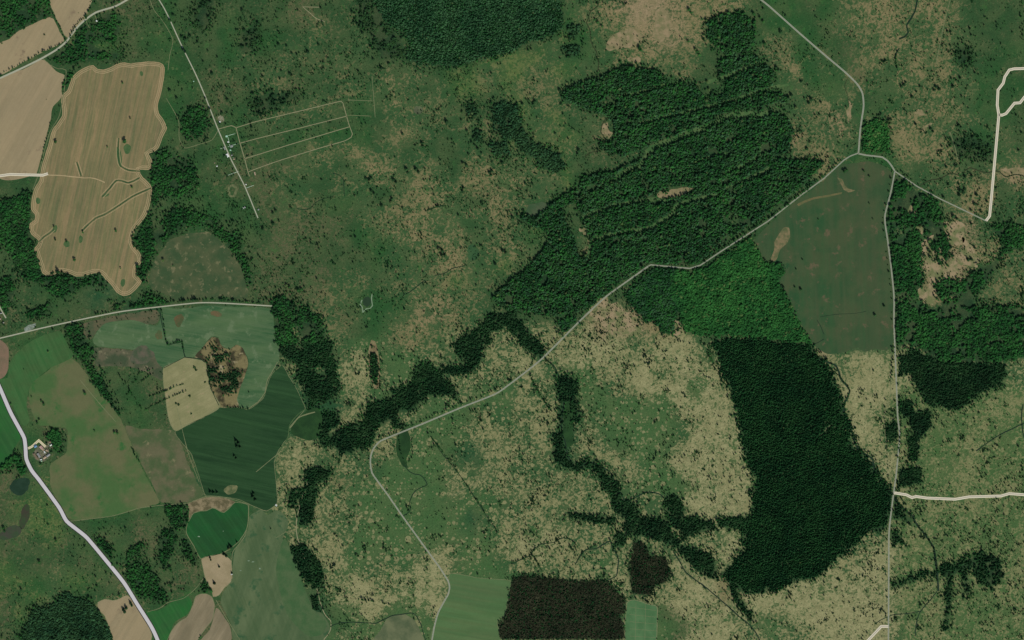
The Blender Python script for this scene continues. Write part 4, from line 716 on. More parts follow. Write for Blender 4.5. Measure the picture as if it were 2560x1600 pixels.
wood('thicket', ['spruce', 'shaded_pine'], [[(766, 1200), (796, 1196), (788, 1250), (778, 1308), (750, 1312), (746, 1280), (756, 1250)], [(738, 1368), (762, 1360), (785, 1392), (806, 1418), (806, 1472), (785, 1474), (766, 1450), (745, 1430), (736, 1400)], [(710, 1368), (732, 1366), (736, 1395), (724, 1412), (708, 1395)], [(710, 1405), (730, 1405), (728, 1430), (710, 1430)], [(774, 1490), (790, 1495), (800, 1524), (784, 1526)], [(724, 1225), (745, 1220), (755, 1235), (735, 1265), (726, 1262)], [(765, 1170), (800, 1170), (830, 1180), (800, 1205), (770, 1195)]],
     3.9, 5.4, 'black tree thickets strung along the sandy gully', rough=7, seed=11, tint=.08, thin=(9, .30))
wood('brown_wood', ['bare', 'bare', 'bare', 'spruce'], [[(1278, 1450), (1310, 1440), (1346, 1440), (1426, 1456), (1518, 1452), (1545, 1478), (1566, 1510), (1552, 1544), (1562, 1606), (1246, 1606), (1246, 1560), (1264, 1538), (1278, 1480)]], 3.7, 4.8, 'dark brown leafless wood at the bottom edge', rough=7, seed=12, tint=.3)
wood('dark_brown_wood', ['bare', 'spruce', 'bare'], [[(1578, 1400), (1590, 1352), (1608, 1360), (1620, 1388), (1662, 1392), (1676, 1430), (1668, 1456), (1640, 1462), (1622, 1486), (1580, 1486), (1574, 1440)]], 3.7, 4.8, 'smaller dark brown wood above the drained green field', rough=8, seed=13, tint=.05)
wood('stream_thicket', ['spruce', 'shaded_pine'], [
    [(1498, 1178), (1522, 1188), (1545, 1205), (1556, 1245), (1590, 1262), (1600, 1292), (1668, 1302), (1680, 1340), (1700, 1355), (1690, 1366), (1640, 1345), (1590, 1335), (1560, 1320), (1566, 1300), (1538, 1280), (1530, 1240), (1506, 1215)], [(1665, 1240), (1690, 1235), (1708, 1262), (1712, 1300), (1690, 1320), (1668, 1290)], [(1700, 1305), (1745, 1292), (1775, 1305), (1790, 1322), (1730, 1338), (1702, 1352)],
    [(1690, 1365), (1728, 1366), (1765, 1385), (1786, 1400), (1792, 1448), (1765, 1440), (1728, 1408)], [(1420, 1284), (1500, 1290), (1540, 1300), (1540, 1310), (1480, 1302), (1420, 1295)], [(1790, 1310), (1822, 1296), (1880, 1290), (1880, 1310), (1820, 1322)], [(1830, 1440), (1850, 1500), (1882, 1540), (1876, 1552), (1846, 1510), (1822, 1460)], [(1540, 1330), (1560, 1335), (1560, 1360), (1534, 1372)]],
     3.9, 5.2, 'dark tangled thicket along the lower stream', rough=9, seed=14, tint=.1, thin=(9, .33))
wood('left_edge_wood', ['broad', 'shaded_pine'], [[(-5, 505), (30, 496), (72, 480), (74, 530), (70, 560), (72, 590), (88, 612), (92, 640), (102, 680), (112, 698), (90, 706), (64, 700), (40, 660), (30, 630), (-5, 600)]], 4.2, 5.6, 'leafy wood hugging the left side of the stubble field', rough=5, seed=15, thin=(30, .30), tint=.4)
wood('southern_strip_wood', ['broad', 'shaded_pine'], [[(112, 698), (135, 690), (165, 692), (200, 700), (240, 692), (256, 696), (268, 712), (258, 722), (235, 700), (200, 720), (165, 735), (150, 745), (120, 730)], [(60, 790), (75, 775), (105, 770), (125, 756), (130, 765), (112, 785), (85, 795)], [(285, 762), (320, 766), (355, 756), (365, 730), (400, 740), (416, 745), (412, 765), (370, 768), (320, 776), (290, 775)], [(-5, 730), (10, 700), (30, 690), (40, 730), (28, 760), (20, 790), (5, 780)]],
     4.2, 5.4, 'narrow wooded strips below the stubble field', rough=6, seed=16, thin=(22, .33), tint=.35)
wood('hillside_wood', ['broad', 'shaded_pine'], [[(384, 386), (400, 366), (432, 392), (470, 396), (486, 420), (490, 455), (470, 490), (430, 492), (400, 488), (384, 520), (372, 556), (346, 585), (340, 605), (352, 628), (362, 655), (352, 672), (346, 690), (362, 700), (370, 670), (382, 640), (400, 610), (436, 590), (440, 575), (470, 560), (520, 556), (548, 560), (560, 572), (590, 590), (602, 610), (596, 630), (570, 618), (548, 590), (520, 572), (560, 545), (590, 560), (512, 540), (480, 530), (440, 520), (420, 540), (400, 560), (380, 590)],
     [(562, 634), (590, 632), (615, 645), (628, 680), (630, 720), (620, 710), (612, 670), (596, 650)], [(455, 300), (480, 268), (510, 262), (520, 290), (520, 320), (500, 345), (475, 355), (458, 340)]], 4.3, 5.4, 'broken leafy wood on the right side of the stubble field', rough=8, seed=17, thin=(26, .36), tint=.35)
wood('dark_corner_wood', ['shaded_pine', 'pine'], [[(50, 1606), (72, 1550), (80, 1525), (100, 1512), (118, 1518), (150, 1498), (160, 1478), (175, 1490), (210, 1500), (238, 1515), (250, 1535), (262, 1555), (276, 1585), (284, 1606)]], 4.0, 5.4, 'dark blue green conifer wood in the bottom left corner', rough=6, seed=18, tint=.2)
wood('roadside_wood', ['shaded_pine', 'broad'], [[(322, 1410), (350, 1405), (375, 1425), (400, 1452), (420, 1468), (410, 1498), (385, 1502), (350, 1495), (330, 1470), (318, 1440)], [(240, 1345), (262, 1350), (278, 1370), (278, 1390), (262, 1395), (245, 1370)], [(405, 1325), (432, 1322), (440, 1350), (425, 1390), (410, 1420), (396, 1400), (400, 1360)], [(410, 1268), (440, 1258), (470, 1262), (470, 1300), (455, 1325), (430, 1310)], [(320, 1375), (345, 1358), (362, 1362), (345, 1385), (325, 1400)], [(455, 1345), (466, 1350), (478, 1375), (490, 1400), (482, 1408), (464, 1380)], [(510, 1450), (535, 1455), (535, 1478), (505, 1480)]],
     4.4, 5.4, 'scattered dark groves right of the wide road', rough=7, seed=19, thin=(22, .33), tint=.25)
wood('hedgerow_wood', ['broad', 'shaded_pine'], [[(158, 812), (180, 806), (200, 812), (212, 840), (222, 866), (234, 880), (226, 896), (204, 898), (186, 884), (172, 852)], [(205, 900), (225, 905), (262, 960), (300, 1050), (306, 1062), (285, 1050), (255, 1000), (225, 940)]], 4.4, 5.2, 'narrow hedgerow wood between the two left pastures', rough=4, seed=20, thin=(14, .30), tint=.4)
wood('gravel_pit_wood', ['broad', 'shrub'], [[(200, 58), (235, 58), (250, 40), (275, 28), (292, 40), (300, 90), (290, 110), (262, 100), (240, 95), (232, 115), (270, 130), (305, 130), (300, 150), (240, 150), (200, 160), (150, 160), (130, 150), (150, 125), (185, 120), (190, 80)], [(162, 185), (180, 178), (172, 210), (160, 226), (154, 222)], [(-5, -5), (118, -5), (130, 38), (100, 50), (48, 76), (-5, 100)]], 4.4, 5.0, 'shrubby woodland around the top left lane', rough=6, seed=21, thin=(20, .42), tint=.35)
wood('heath_grove', ['shaded_pine', 'pine'], [[(1232, 262), (1262, 246), (1292, 268), (1300, 300), (1314, 335), (1340, 356), (1366, 370), (1402, 392), (1410, 415), (1392, 430), (1360, 420), (1338, 392), (1305, 385), (1290, 350), (1262, 345), (1240, 325), (1228, 290)], [(1160, 265), (1185, 262), (1196, 285), (1178, 298)], [(1226, 360), (1262, 355), (1270, 385), (1240, 390)], [(1180, 328), (1200, 325), (1205, 350), (1184, 352)], [(1418, 62), (1450, 60), (1446, 90), (1424, 96)], [(1405, 120), (1440, 110), (1456, 122), (1440, 140), (1412, 136)]],
     4.3, 5.6, 'dark pine groves on the heath left of the plantation', rough=7, seed=22, thin=(18, .30), tint=.25)
wood('young_wood', ['shrub', 'shaded_pine'], [[(628, 262), (640, 240), (680, 232), (735, 238), (752, 225), (750, 240), (700, 262), (640, 288)], [(600, 90), (640, 60), (648, 100), (632, 130), (600, 128)], [(500, 0), (540, 0), (530, 50), (505, 80), (480, 40)], [(890, 0), (940, 0), (960, 60), (1000, 90), (1010, 140), (960, 150), (925, 90), (900, 50)], [(2370, 350), (2420, 340), (2480, 360), (2482, 400), (2440, 395), (2400, 400)], [(2390, 120), (2425, 115), (2430, 155), (2395, 160)]],
     5.2, 5.4, 'loose young trees scattered around the top', rough=10, seed=23, thin=(16, .44), tint=.2)
wood('junction_wood', ['broad'], [[(2156, 318), (2190, 295), (2210, 300), (2222, 320), (2222, 384), (2190, 384), (2160, 378)]], 4.2, 5.4, 'bright bushy wood above the eastern junction', rough=4, seed=24, thin=(18, .25), tint=.7)
wood('farm_grove', ['broad'], [[(117, 1090), (128, 1074), (142, 1076), (150, 1090), (156, 1106), (150, 1120), (138, 1122), (134, 1108), (124, 1096)], [(-5, 1165), (20, 1150), (38, 1135), (50, 1140), (30, 1160), (10, 1175)], [(38, 1150), (58, 1150), (66, 1175), (55, 1190), (40, 1170)]], 4.4, 6.2, 'leafy grove around the farmstead', rough=3, seed=25, tint=.45)
wood('knoll_grove', ['spruce', 'shaded_pine'], [[(518, 905), (535, 890), (552, 882), (570, 885), (566, 895), (545, 905), (540, 925), (560, 935), (575, 925), (595, 930), (600, 955), (592, 975), (570, 982), (545, 968), (528, 950), (520, 930)], [(515, 870), (530, 862), (545, 872), (530, 880)]], 4.0, 4.8, 'black trees on the heather knoll', rough=6, seed=26, thin=(14, .36), tint=.1)
wood('gully_grove', ['spruce', 'shaded_pine'], [[(2355, 1415), (2390, 1408), (2450, 1380), (2500, 1400), (2508, 1440), (2480, 1470), (2452, 1455), (2430, 1420), (2380, 1440), (2356, 1440)], [(2226, 1456), (2260, 1452), (2300, 1435), (2350, 1428), (2350, 1436), (2300, 1446), (2262, 1462), (2228, 1472)], [(2366, 1430), (2376, 1430), (2376, 1510), (2368, 1580), (2362, 1570), (2366, 1500)], [(2224, 1330), (2250, 1335), (2262, 1355), (2235, 1360)], [(2409, 1430), (2418, 1430), (2424, 1488), (2412, 1486)], [(2228, 1240), (2255, 1275), (2290, 1300), (2270, 1305), (2236, 1290)]],
     4.2, 5.4, 'dark thickets among the ditches at the lower right', rough=9, seed=27, thin=(9, .42), tint=.1)

# hedges and rows of small trees, joined into one because hundreds of them stand close together
row_pts, row_d = [], []
def tree_row(pts, wd, sp, d):
    P = smooth(pts, False, 2.0)
    L = np.concatenate([[0], np.cumsum(np.linalg.norm(np.diff(P, axis=0), axis=1))])
    for t in np.arange(0, L[-1], sp):
        if R.random() < .12: continue
        x, y = np.interp(t + R.uniform(-.4, .4) * sp, L, P[:, 0]), np.interp(t, L, P[:, 1])
        row_pts.append((x + R.uniform(-wd, wd), y + R.uniform(-wd, wd))); row_d.append(d * R.uniform(.7, 1.25))
for a in (([(165, 104), (156, 82), (145, 58), (136, 42), (122, 8), (116, -8)], 1.4, 4, 4), ([(228, 0), (220, 30), (208, 46), (192, 62), (182, 78), (174, 96)], 1.4, 5, 4.5), ([(0, 186), (40, 166), (70, 148), (106, 130), (130, 119), (162, 104)], .8, 7, 3.6), ([(102, 410), (112, 362), (128, 308), (150, 262)], 1, 8, 3.4),
          ([(330, 766), (420, 756), (497, 749), (560, 751), (650, 757)], 1.2, 5.5, 5.5), ([(240, 786), (300, 773)], 1, 6, 4.5), ([(130, 683), (150, 678), (164, 685), (175, 690)], 1.5, 5, 6.5), ([(204, 692), (230, 687), (250, 684)], 1.2, 6, 6), ([(342, 560), (334, 585), (332, 606), (338, 618)], 1.5, 5, 6), ([(344, 664), (342, 690)], 2, 5, 6),
          ([(373, 992), (400, 982), (420, 975), (440, 965), (459, 960)], .25, 2.6, 3.4), ([(362, 1025), (390, 1010), (420, 996), (445, 985), (468, 976)], .25, 2.6, 3.4), ([(295, 930), (305, 948), (318, 958), (325, 942), (328, 922)], .8, 5, 4), ([(326, 961), (340, 950), (350, 932), (378, 926)], .8, 5, 4), ([(345, 960), (362, 948), (382, 934)], .8, 5, 4), ([(318, 962), (325, 978), (316, 990)], 2, 3, 4.5), ([(325, 980), (345, 1005), (355, 1022)], 1, 5, 4),
          ([(418, 862), (440, 856), (455, 854), (458, 872)], .8, 4, 4.5), ([(403, 770), (410, 810), (416, 858)], .8, 6, 4), ([(566, 1016), (580, 1020), (600, 1020), (620, 1021)], 1, 6, 4.5), ([(392, 955), (395, 975), (402, 985)], 1, 6, 3.5),
          ([(960, 1092), (1040, 1058), (1140, 1015), (1230, 978), (1285, 945)], 2.5, 5.5, 4.4), ([(1290, 942), (1340, 898), (1390, 850), (1440, 806)], 2, 9, 4.4), ([(1470, 775), (1520, 730), (1580, 688), (1618, 662)], 1.5, 6, 4.5), ([(1760, 652), (1800, 624), (1880, 572), (1960, 518), (2010, 478), (2060, 436), (2105, 398)], 2, 6, 5.4),
          ([(2228, 445), (2220, 490), (2208, 535), (2208, 560), (2213, 600), (2222, 680), (2229, 745), (2229, 800)], 1, 17, 4.2), ([(2242, 480), (2226, 600), (2242, 745), (2245, 880)], 1.5, 12, 4.6), ([(2236, 870), (2230, 900), (2226, 960)], 3, 7, 5), ([(2246, 960), (2252, 1060), (2246, 1150)], 3, 6, 5), ([(2212, 1000), (2212, 1040), (2216, 1100), (2222, 1200)], 1.5, 9, 4),
          ([(1324, 938), (1340, 968), (1360, 1000), (1374, 1022)], 2, 4, 5), ([(1332, 1390), (1345, 1410), (1356, 1430), (1358, 1446)], 1, 4, 5), ([(1290, 1366), (1305, 1390), (1318, 1410)], 1, 6, 4), ([(1395, 1370), (1410, 1392)], 1, 6, 4), ([(1425, 1362), (1440, 1388)], 1, 6, 4), ([(1430, 1430), (1434, 1455)], 1, 6, 4),
          ([(700, 1222), (690, 1250)], 1, 8, 3), ([(1064, 528), (1085, 518), (1104, 510)], 1, 4, 4.5), ([(1150, 622), (1170, 618)], .8, 4, 4), ([(1185, 618), (1205, 614), (1206, 624), (1190, 648)], .8, 4, 4), ([(2168, 206), (2180, 208), (2200, 206), (2225, 203)], 1, 4.5, 4.2), ([(2243, 130), (2239, 150), (2243, 172)], .8, 4, 4.4), ([(2290, 172), (2340, 180)], .6, 6, 3.4), ([(2360, 80), (2356, 120)], 1, 6, 4),
          ([(842, 652), (852, 640), (862, 632)], .8, 4, 3.6), ([(2293, 710), (2320, 708)], .8, 5, 4), ([(2318, 660), (2330, 700), (2338, 720)], .8, 9, 3.2), ([(1688, 1385), (1720, 1436), (1800, 1502), (1870, 1562)], 1.5, 14, 3.4), ([(1780, 1440), (1820, 1490), (1870, 1540)], 2.5, 7, 4),
          ([(907, 1360), (916, 1385)], .8, 4, 4), ([(905, 1496), (920, 1500), (936, 1502)], 1.5, 4, 5), ([(955, 1506), (972, 1510)], 1.5, 4, 4.5), ([(2060, 1440), (2060, 1490)], .5, 8, 3.6), ([(2156, 1345), (2164, 1375), (2172, 1392)], 1.5, 6, 4.5), ([(878, 955), (882, 985)], .4, 8, 3), ([(926, 895), (932, 960)], 3, 2.2, 4.5), ([(932, 885), (942, 955)], 2, 2.6, 4.5),
          ([(1640, 845), (1644, 872)], 1.5, 3, 4.5), ([(2480, 1080), (2440, 1122)], 1, 16, 3), ([(1920, 1545), (1960, 1562), (1990, 1574)], 1.5, 5, 3.6), ([(1770, 870), (1780, 905), (1790, 925)], 2, 6, 6), ([(790, 498), (832, 492)], 1, 10, 3.4), ([(440, 1130), (345, 1130)][:0] or [(330, 1120), (340, 1140), (348, 1155)], 2, 5, 4), ([(2370, 980), (2440, 1010)], 10, 3, 5), ([(2270, 1090), (2290, 1180), (2275, 1200)], 8, 4, 4.6)):
    tree_row(*a)
for pts_ in ([(1360, 893), (1380, 912), (1396, 940)], [(1326, 936), (1350, 985), (1374, 1022)], [(2047, 895), (2100, 943), (2124, 976), (2110, 1015), (2130, 1080), (2160, 1135), (2190, 1175), (2222, 1222), (2262, 1275), (2300, 1320), (2334, 1370), (2344, 1440)], [(1570, 1254), (1600, 1236), (1640, 1232)], [(1280, 1408), (1320, 1390), (1351, 1361), (1410, 1344), (1440, 1360)], [(1440, 1408), (1465, 1374), (1526, 1353), (1545, 1400)], [(996, 1084), (1000, 1120), (1012, 1160)], [(1030, 1095), (1030, 1140), (1016, 1160)], [(1080, 1095), (1145, 1182), (1245, 1330)]): tree_row(pts_, 1.6, 4.2, 3.6)
stand('hedge_trees', ['shaded_pine', 'shrub', 'broad'], row_pts, row_d, 'dark hedges and rows of small trees along roads, ditches and field edges', 'hedge', .9, .2)

# ------------------------------------------------------------------ wild bushes: density survey, 160 m squares
DEN = """40025657444600000231112323233322 00176236356555500055112554133332 00000255665335533353556665435553 00000366753225567336666666434553
00000556222345568355665555434455 00000776222335667444565556333456 30000788744444567355566662000457 80000888643544345556666621001477
75000554455444434567666551001555 66344333765444435877655551001667 41622122876543345664333545012778 10332241565542566545454454012666
01233211464435566654333354224543 14122100245534665665323345433333 13012100235523665665444445566666 23113101244322456655554555767777
33344301245322346655655455778888 33456401345333246654544545788888 54346200255333133345544433667777 66522100134432103344444334667777""".split()
D = np.array([[int(c) for c in r] for r in DEN], float)
n = 150000
p = np.stack([NR.uniform(-10, 2570, n), NR.uniform(-10, 1610, n)], 1)
uu = np.clip(p[:, 0] / 80 - .5, 0, 30.999); vv = np.clip(p[:, 1] / 80 - .5, 0, 18.999); a_ = uu.astype(int); b_ = vv.astype(int); fa, fb = uu - a_, vv - b_
dd = (D[b_, a_] * (1 - fa) + D[b_, a_ + 1] * fa) * (1 - fb) + (D[b_ + 1, a_] * (1 - fa) + D[b_ + 1, a_ + 1] * fa) * fb
q_ = p @ np.array([[.8, .6], [-.6, .8]]) + (np.stack([vnoise(p[:, 0], p[:, 1], 30, 401, 3), vnoise(p[:, 0], p[:, 1], 30, 402, 3)], 1) - .5) * 40
cl = vnoise(q_[:, 0] * .7, q_[:, 1], 40, 77, 5); cl2 = vnoise(q_[:, 0], q_[:, 1], 14, 177, 3)
prob = (dd / 9) ** 1.7 * np.where(p[:, 1] < 820, 1.35, 1.0) * np.clip((cl * .55 + cl2 * .45 - .45) * 10, .035, 2.0)
k = NR.uniform(0, 1, n) < prob
xi = np.clip(p[:, 0].astype(int), 0, W_ - 1); yi = np.clip(p[:, 1].astype(int), 0, H_ - 1)
k &= ~open_mask[yi, xi] & ~noforest[yi, xi] & ~forest_mask[yi, xi]
p = p[k]; dm = 1.9 + 3.0 * NR.beta(1.2, 3.2, len(p)) + np.where(NR.uniform(0, 1, len(p)) < .03, 2.0, 0)
stand('scattered_bushes', ['shrub', 'shaded_pine', 'shrub'], p, dm, 'thousands of small dark bushes dotted over the open heath', 'bushes', .85, .18)
m_ = (p[:, 1] < 1e9)
n2 = 60000; p2 = np.stack([NR.uniform(-10, 2570, n2), NR.uniform(-10, 1610, n2)], 1)
uu = np.clip(p2[:, 0] / 80 - .5, 0, 31).astype(int); vv = np.clip(p2[:, 1] / 80 - .5, 0, 19).astype(int)
c3 = vnoise(p2[:, 0] + p2[:, 1] * .4, p2[:, 1] * 1.3, 60, 277, 5)
pr = (D[vv, uu] / 9) ** 1.5 * np.clip((c3 - .5) * 9, 0, 1.3) * np.where(p2[:, 1] < 820, 1.0, .35)
xi = np.clip(p2[:, 0].astype(int), 0, W_ - 1); yi = np.clip(p2[:, 1].astype(int), 0, H_ - 1)
p2 = p2[(NR.uniform(0, 1, n2) < pr) & ~(open_mask[yi, xi] | noforest[yi, xi] | forest_mask[yi, xi])]
stand('young_scrub', ['broad', 'shaded_pine', 'broad'], p2, NR.uniform(2.0, 4.2, len(p2)), 'soft green scrub creeping over the northern heath', 'bushes', .7, .35)
cn = 300; cc = np.stack([NR.uniform(700, 2560, cn), NR.uniform(780, 1600, cn)], 1); cc = np.concatenate([cc, np.stack([NR.uniform(400, 2560, 150), NR.uniform(0, 780, 150)], 1)])
sel = []
for (x0, y0) in cc:
    r_ = NR.uniform(3, 13); kk = int(r_ * r_ / 9) + 3; a_ = NR.uniform(0, 3.14)
    q_ = NR.normal(0, 1, (kk, 2)) * (r_ * .62, r_ * .42)
    sel.append(np.stack([x0 + q_[:, 0] * math.cos(a_) - q_[:, 1] * math.sin(a_), y0 + q_[:, 0] * math.sin(a_) + q_[:, 1] * math.cos(a_)], 1))
p = np.concatenate(sel); xi = np.clip(p[:, 0].astype(int), 0, W_ - 1); yi = np.clip(p[:, 1].astype(int), 0, H_ - 1)
p = p[~(open_mask[yi, xi] | noforest[yi, xi] | forest_mask[yi, xi])]
stand('bush_clumps', ['shaded_pine', 'shrub'], p, NR.uniform(2.2, 4.4, len(p)), 'tight clumps of dark bushes on the heath and spotted grassland', 'bushes', .9, .15)
# sparse bushes in the big dark meadow and along woodland edges
edge = forest_mask.copy(); e2 = edge.copy()
for s_ in (6, 12):
    for dx, dy in ((s_, 0), (-s_, 0), (0, s_), (0, -s_), (s_, s_), (-s_, s_), (s_, -s_), (-s_, -s_)): e2 |= np.roll(np.roll(edge, dx, 1), dy, 0)
e2 &= ~edge & ~open_mask & ~noforest
p = jgrid(e2, 6.5, 0, 91, (16, .46))
stand('wood_edge_bushes', ['shrub', 'shaded_pine', 'broad'], p, NR.uniform(2.6, 5.4, len(p)), 'bushes and young trees fringing the woods', 'bushes', .9, .3)

# ground colour turned to a darker green under the woods
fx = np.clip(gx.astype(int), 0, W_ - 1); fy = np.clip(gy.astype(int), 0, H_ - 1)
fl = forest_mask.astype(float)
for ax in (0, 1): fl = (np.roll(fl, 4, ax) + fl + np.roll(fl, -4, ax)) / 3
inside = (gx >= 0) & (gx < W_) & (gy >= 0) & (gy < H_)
floor_tone = (fl[fy, fx] * inside)[..., None]
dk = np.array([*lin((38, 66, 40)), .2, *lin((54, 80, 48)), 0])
cov = cov * (1 - floor_tone) + dk * floor_tone
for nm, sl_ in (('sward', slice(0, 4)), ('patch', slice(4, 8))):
    at = ground_me.attributes.new(nm, 'FLOAT_COLOR', 'POINT'); at.data.foreach_set('color', cov[..., sl_].reshape(-1).astype(np.float32))

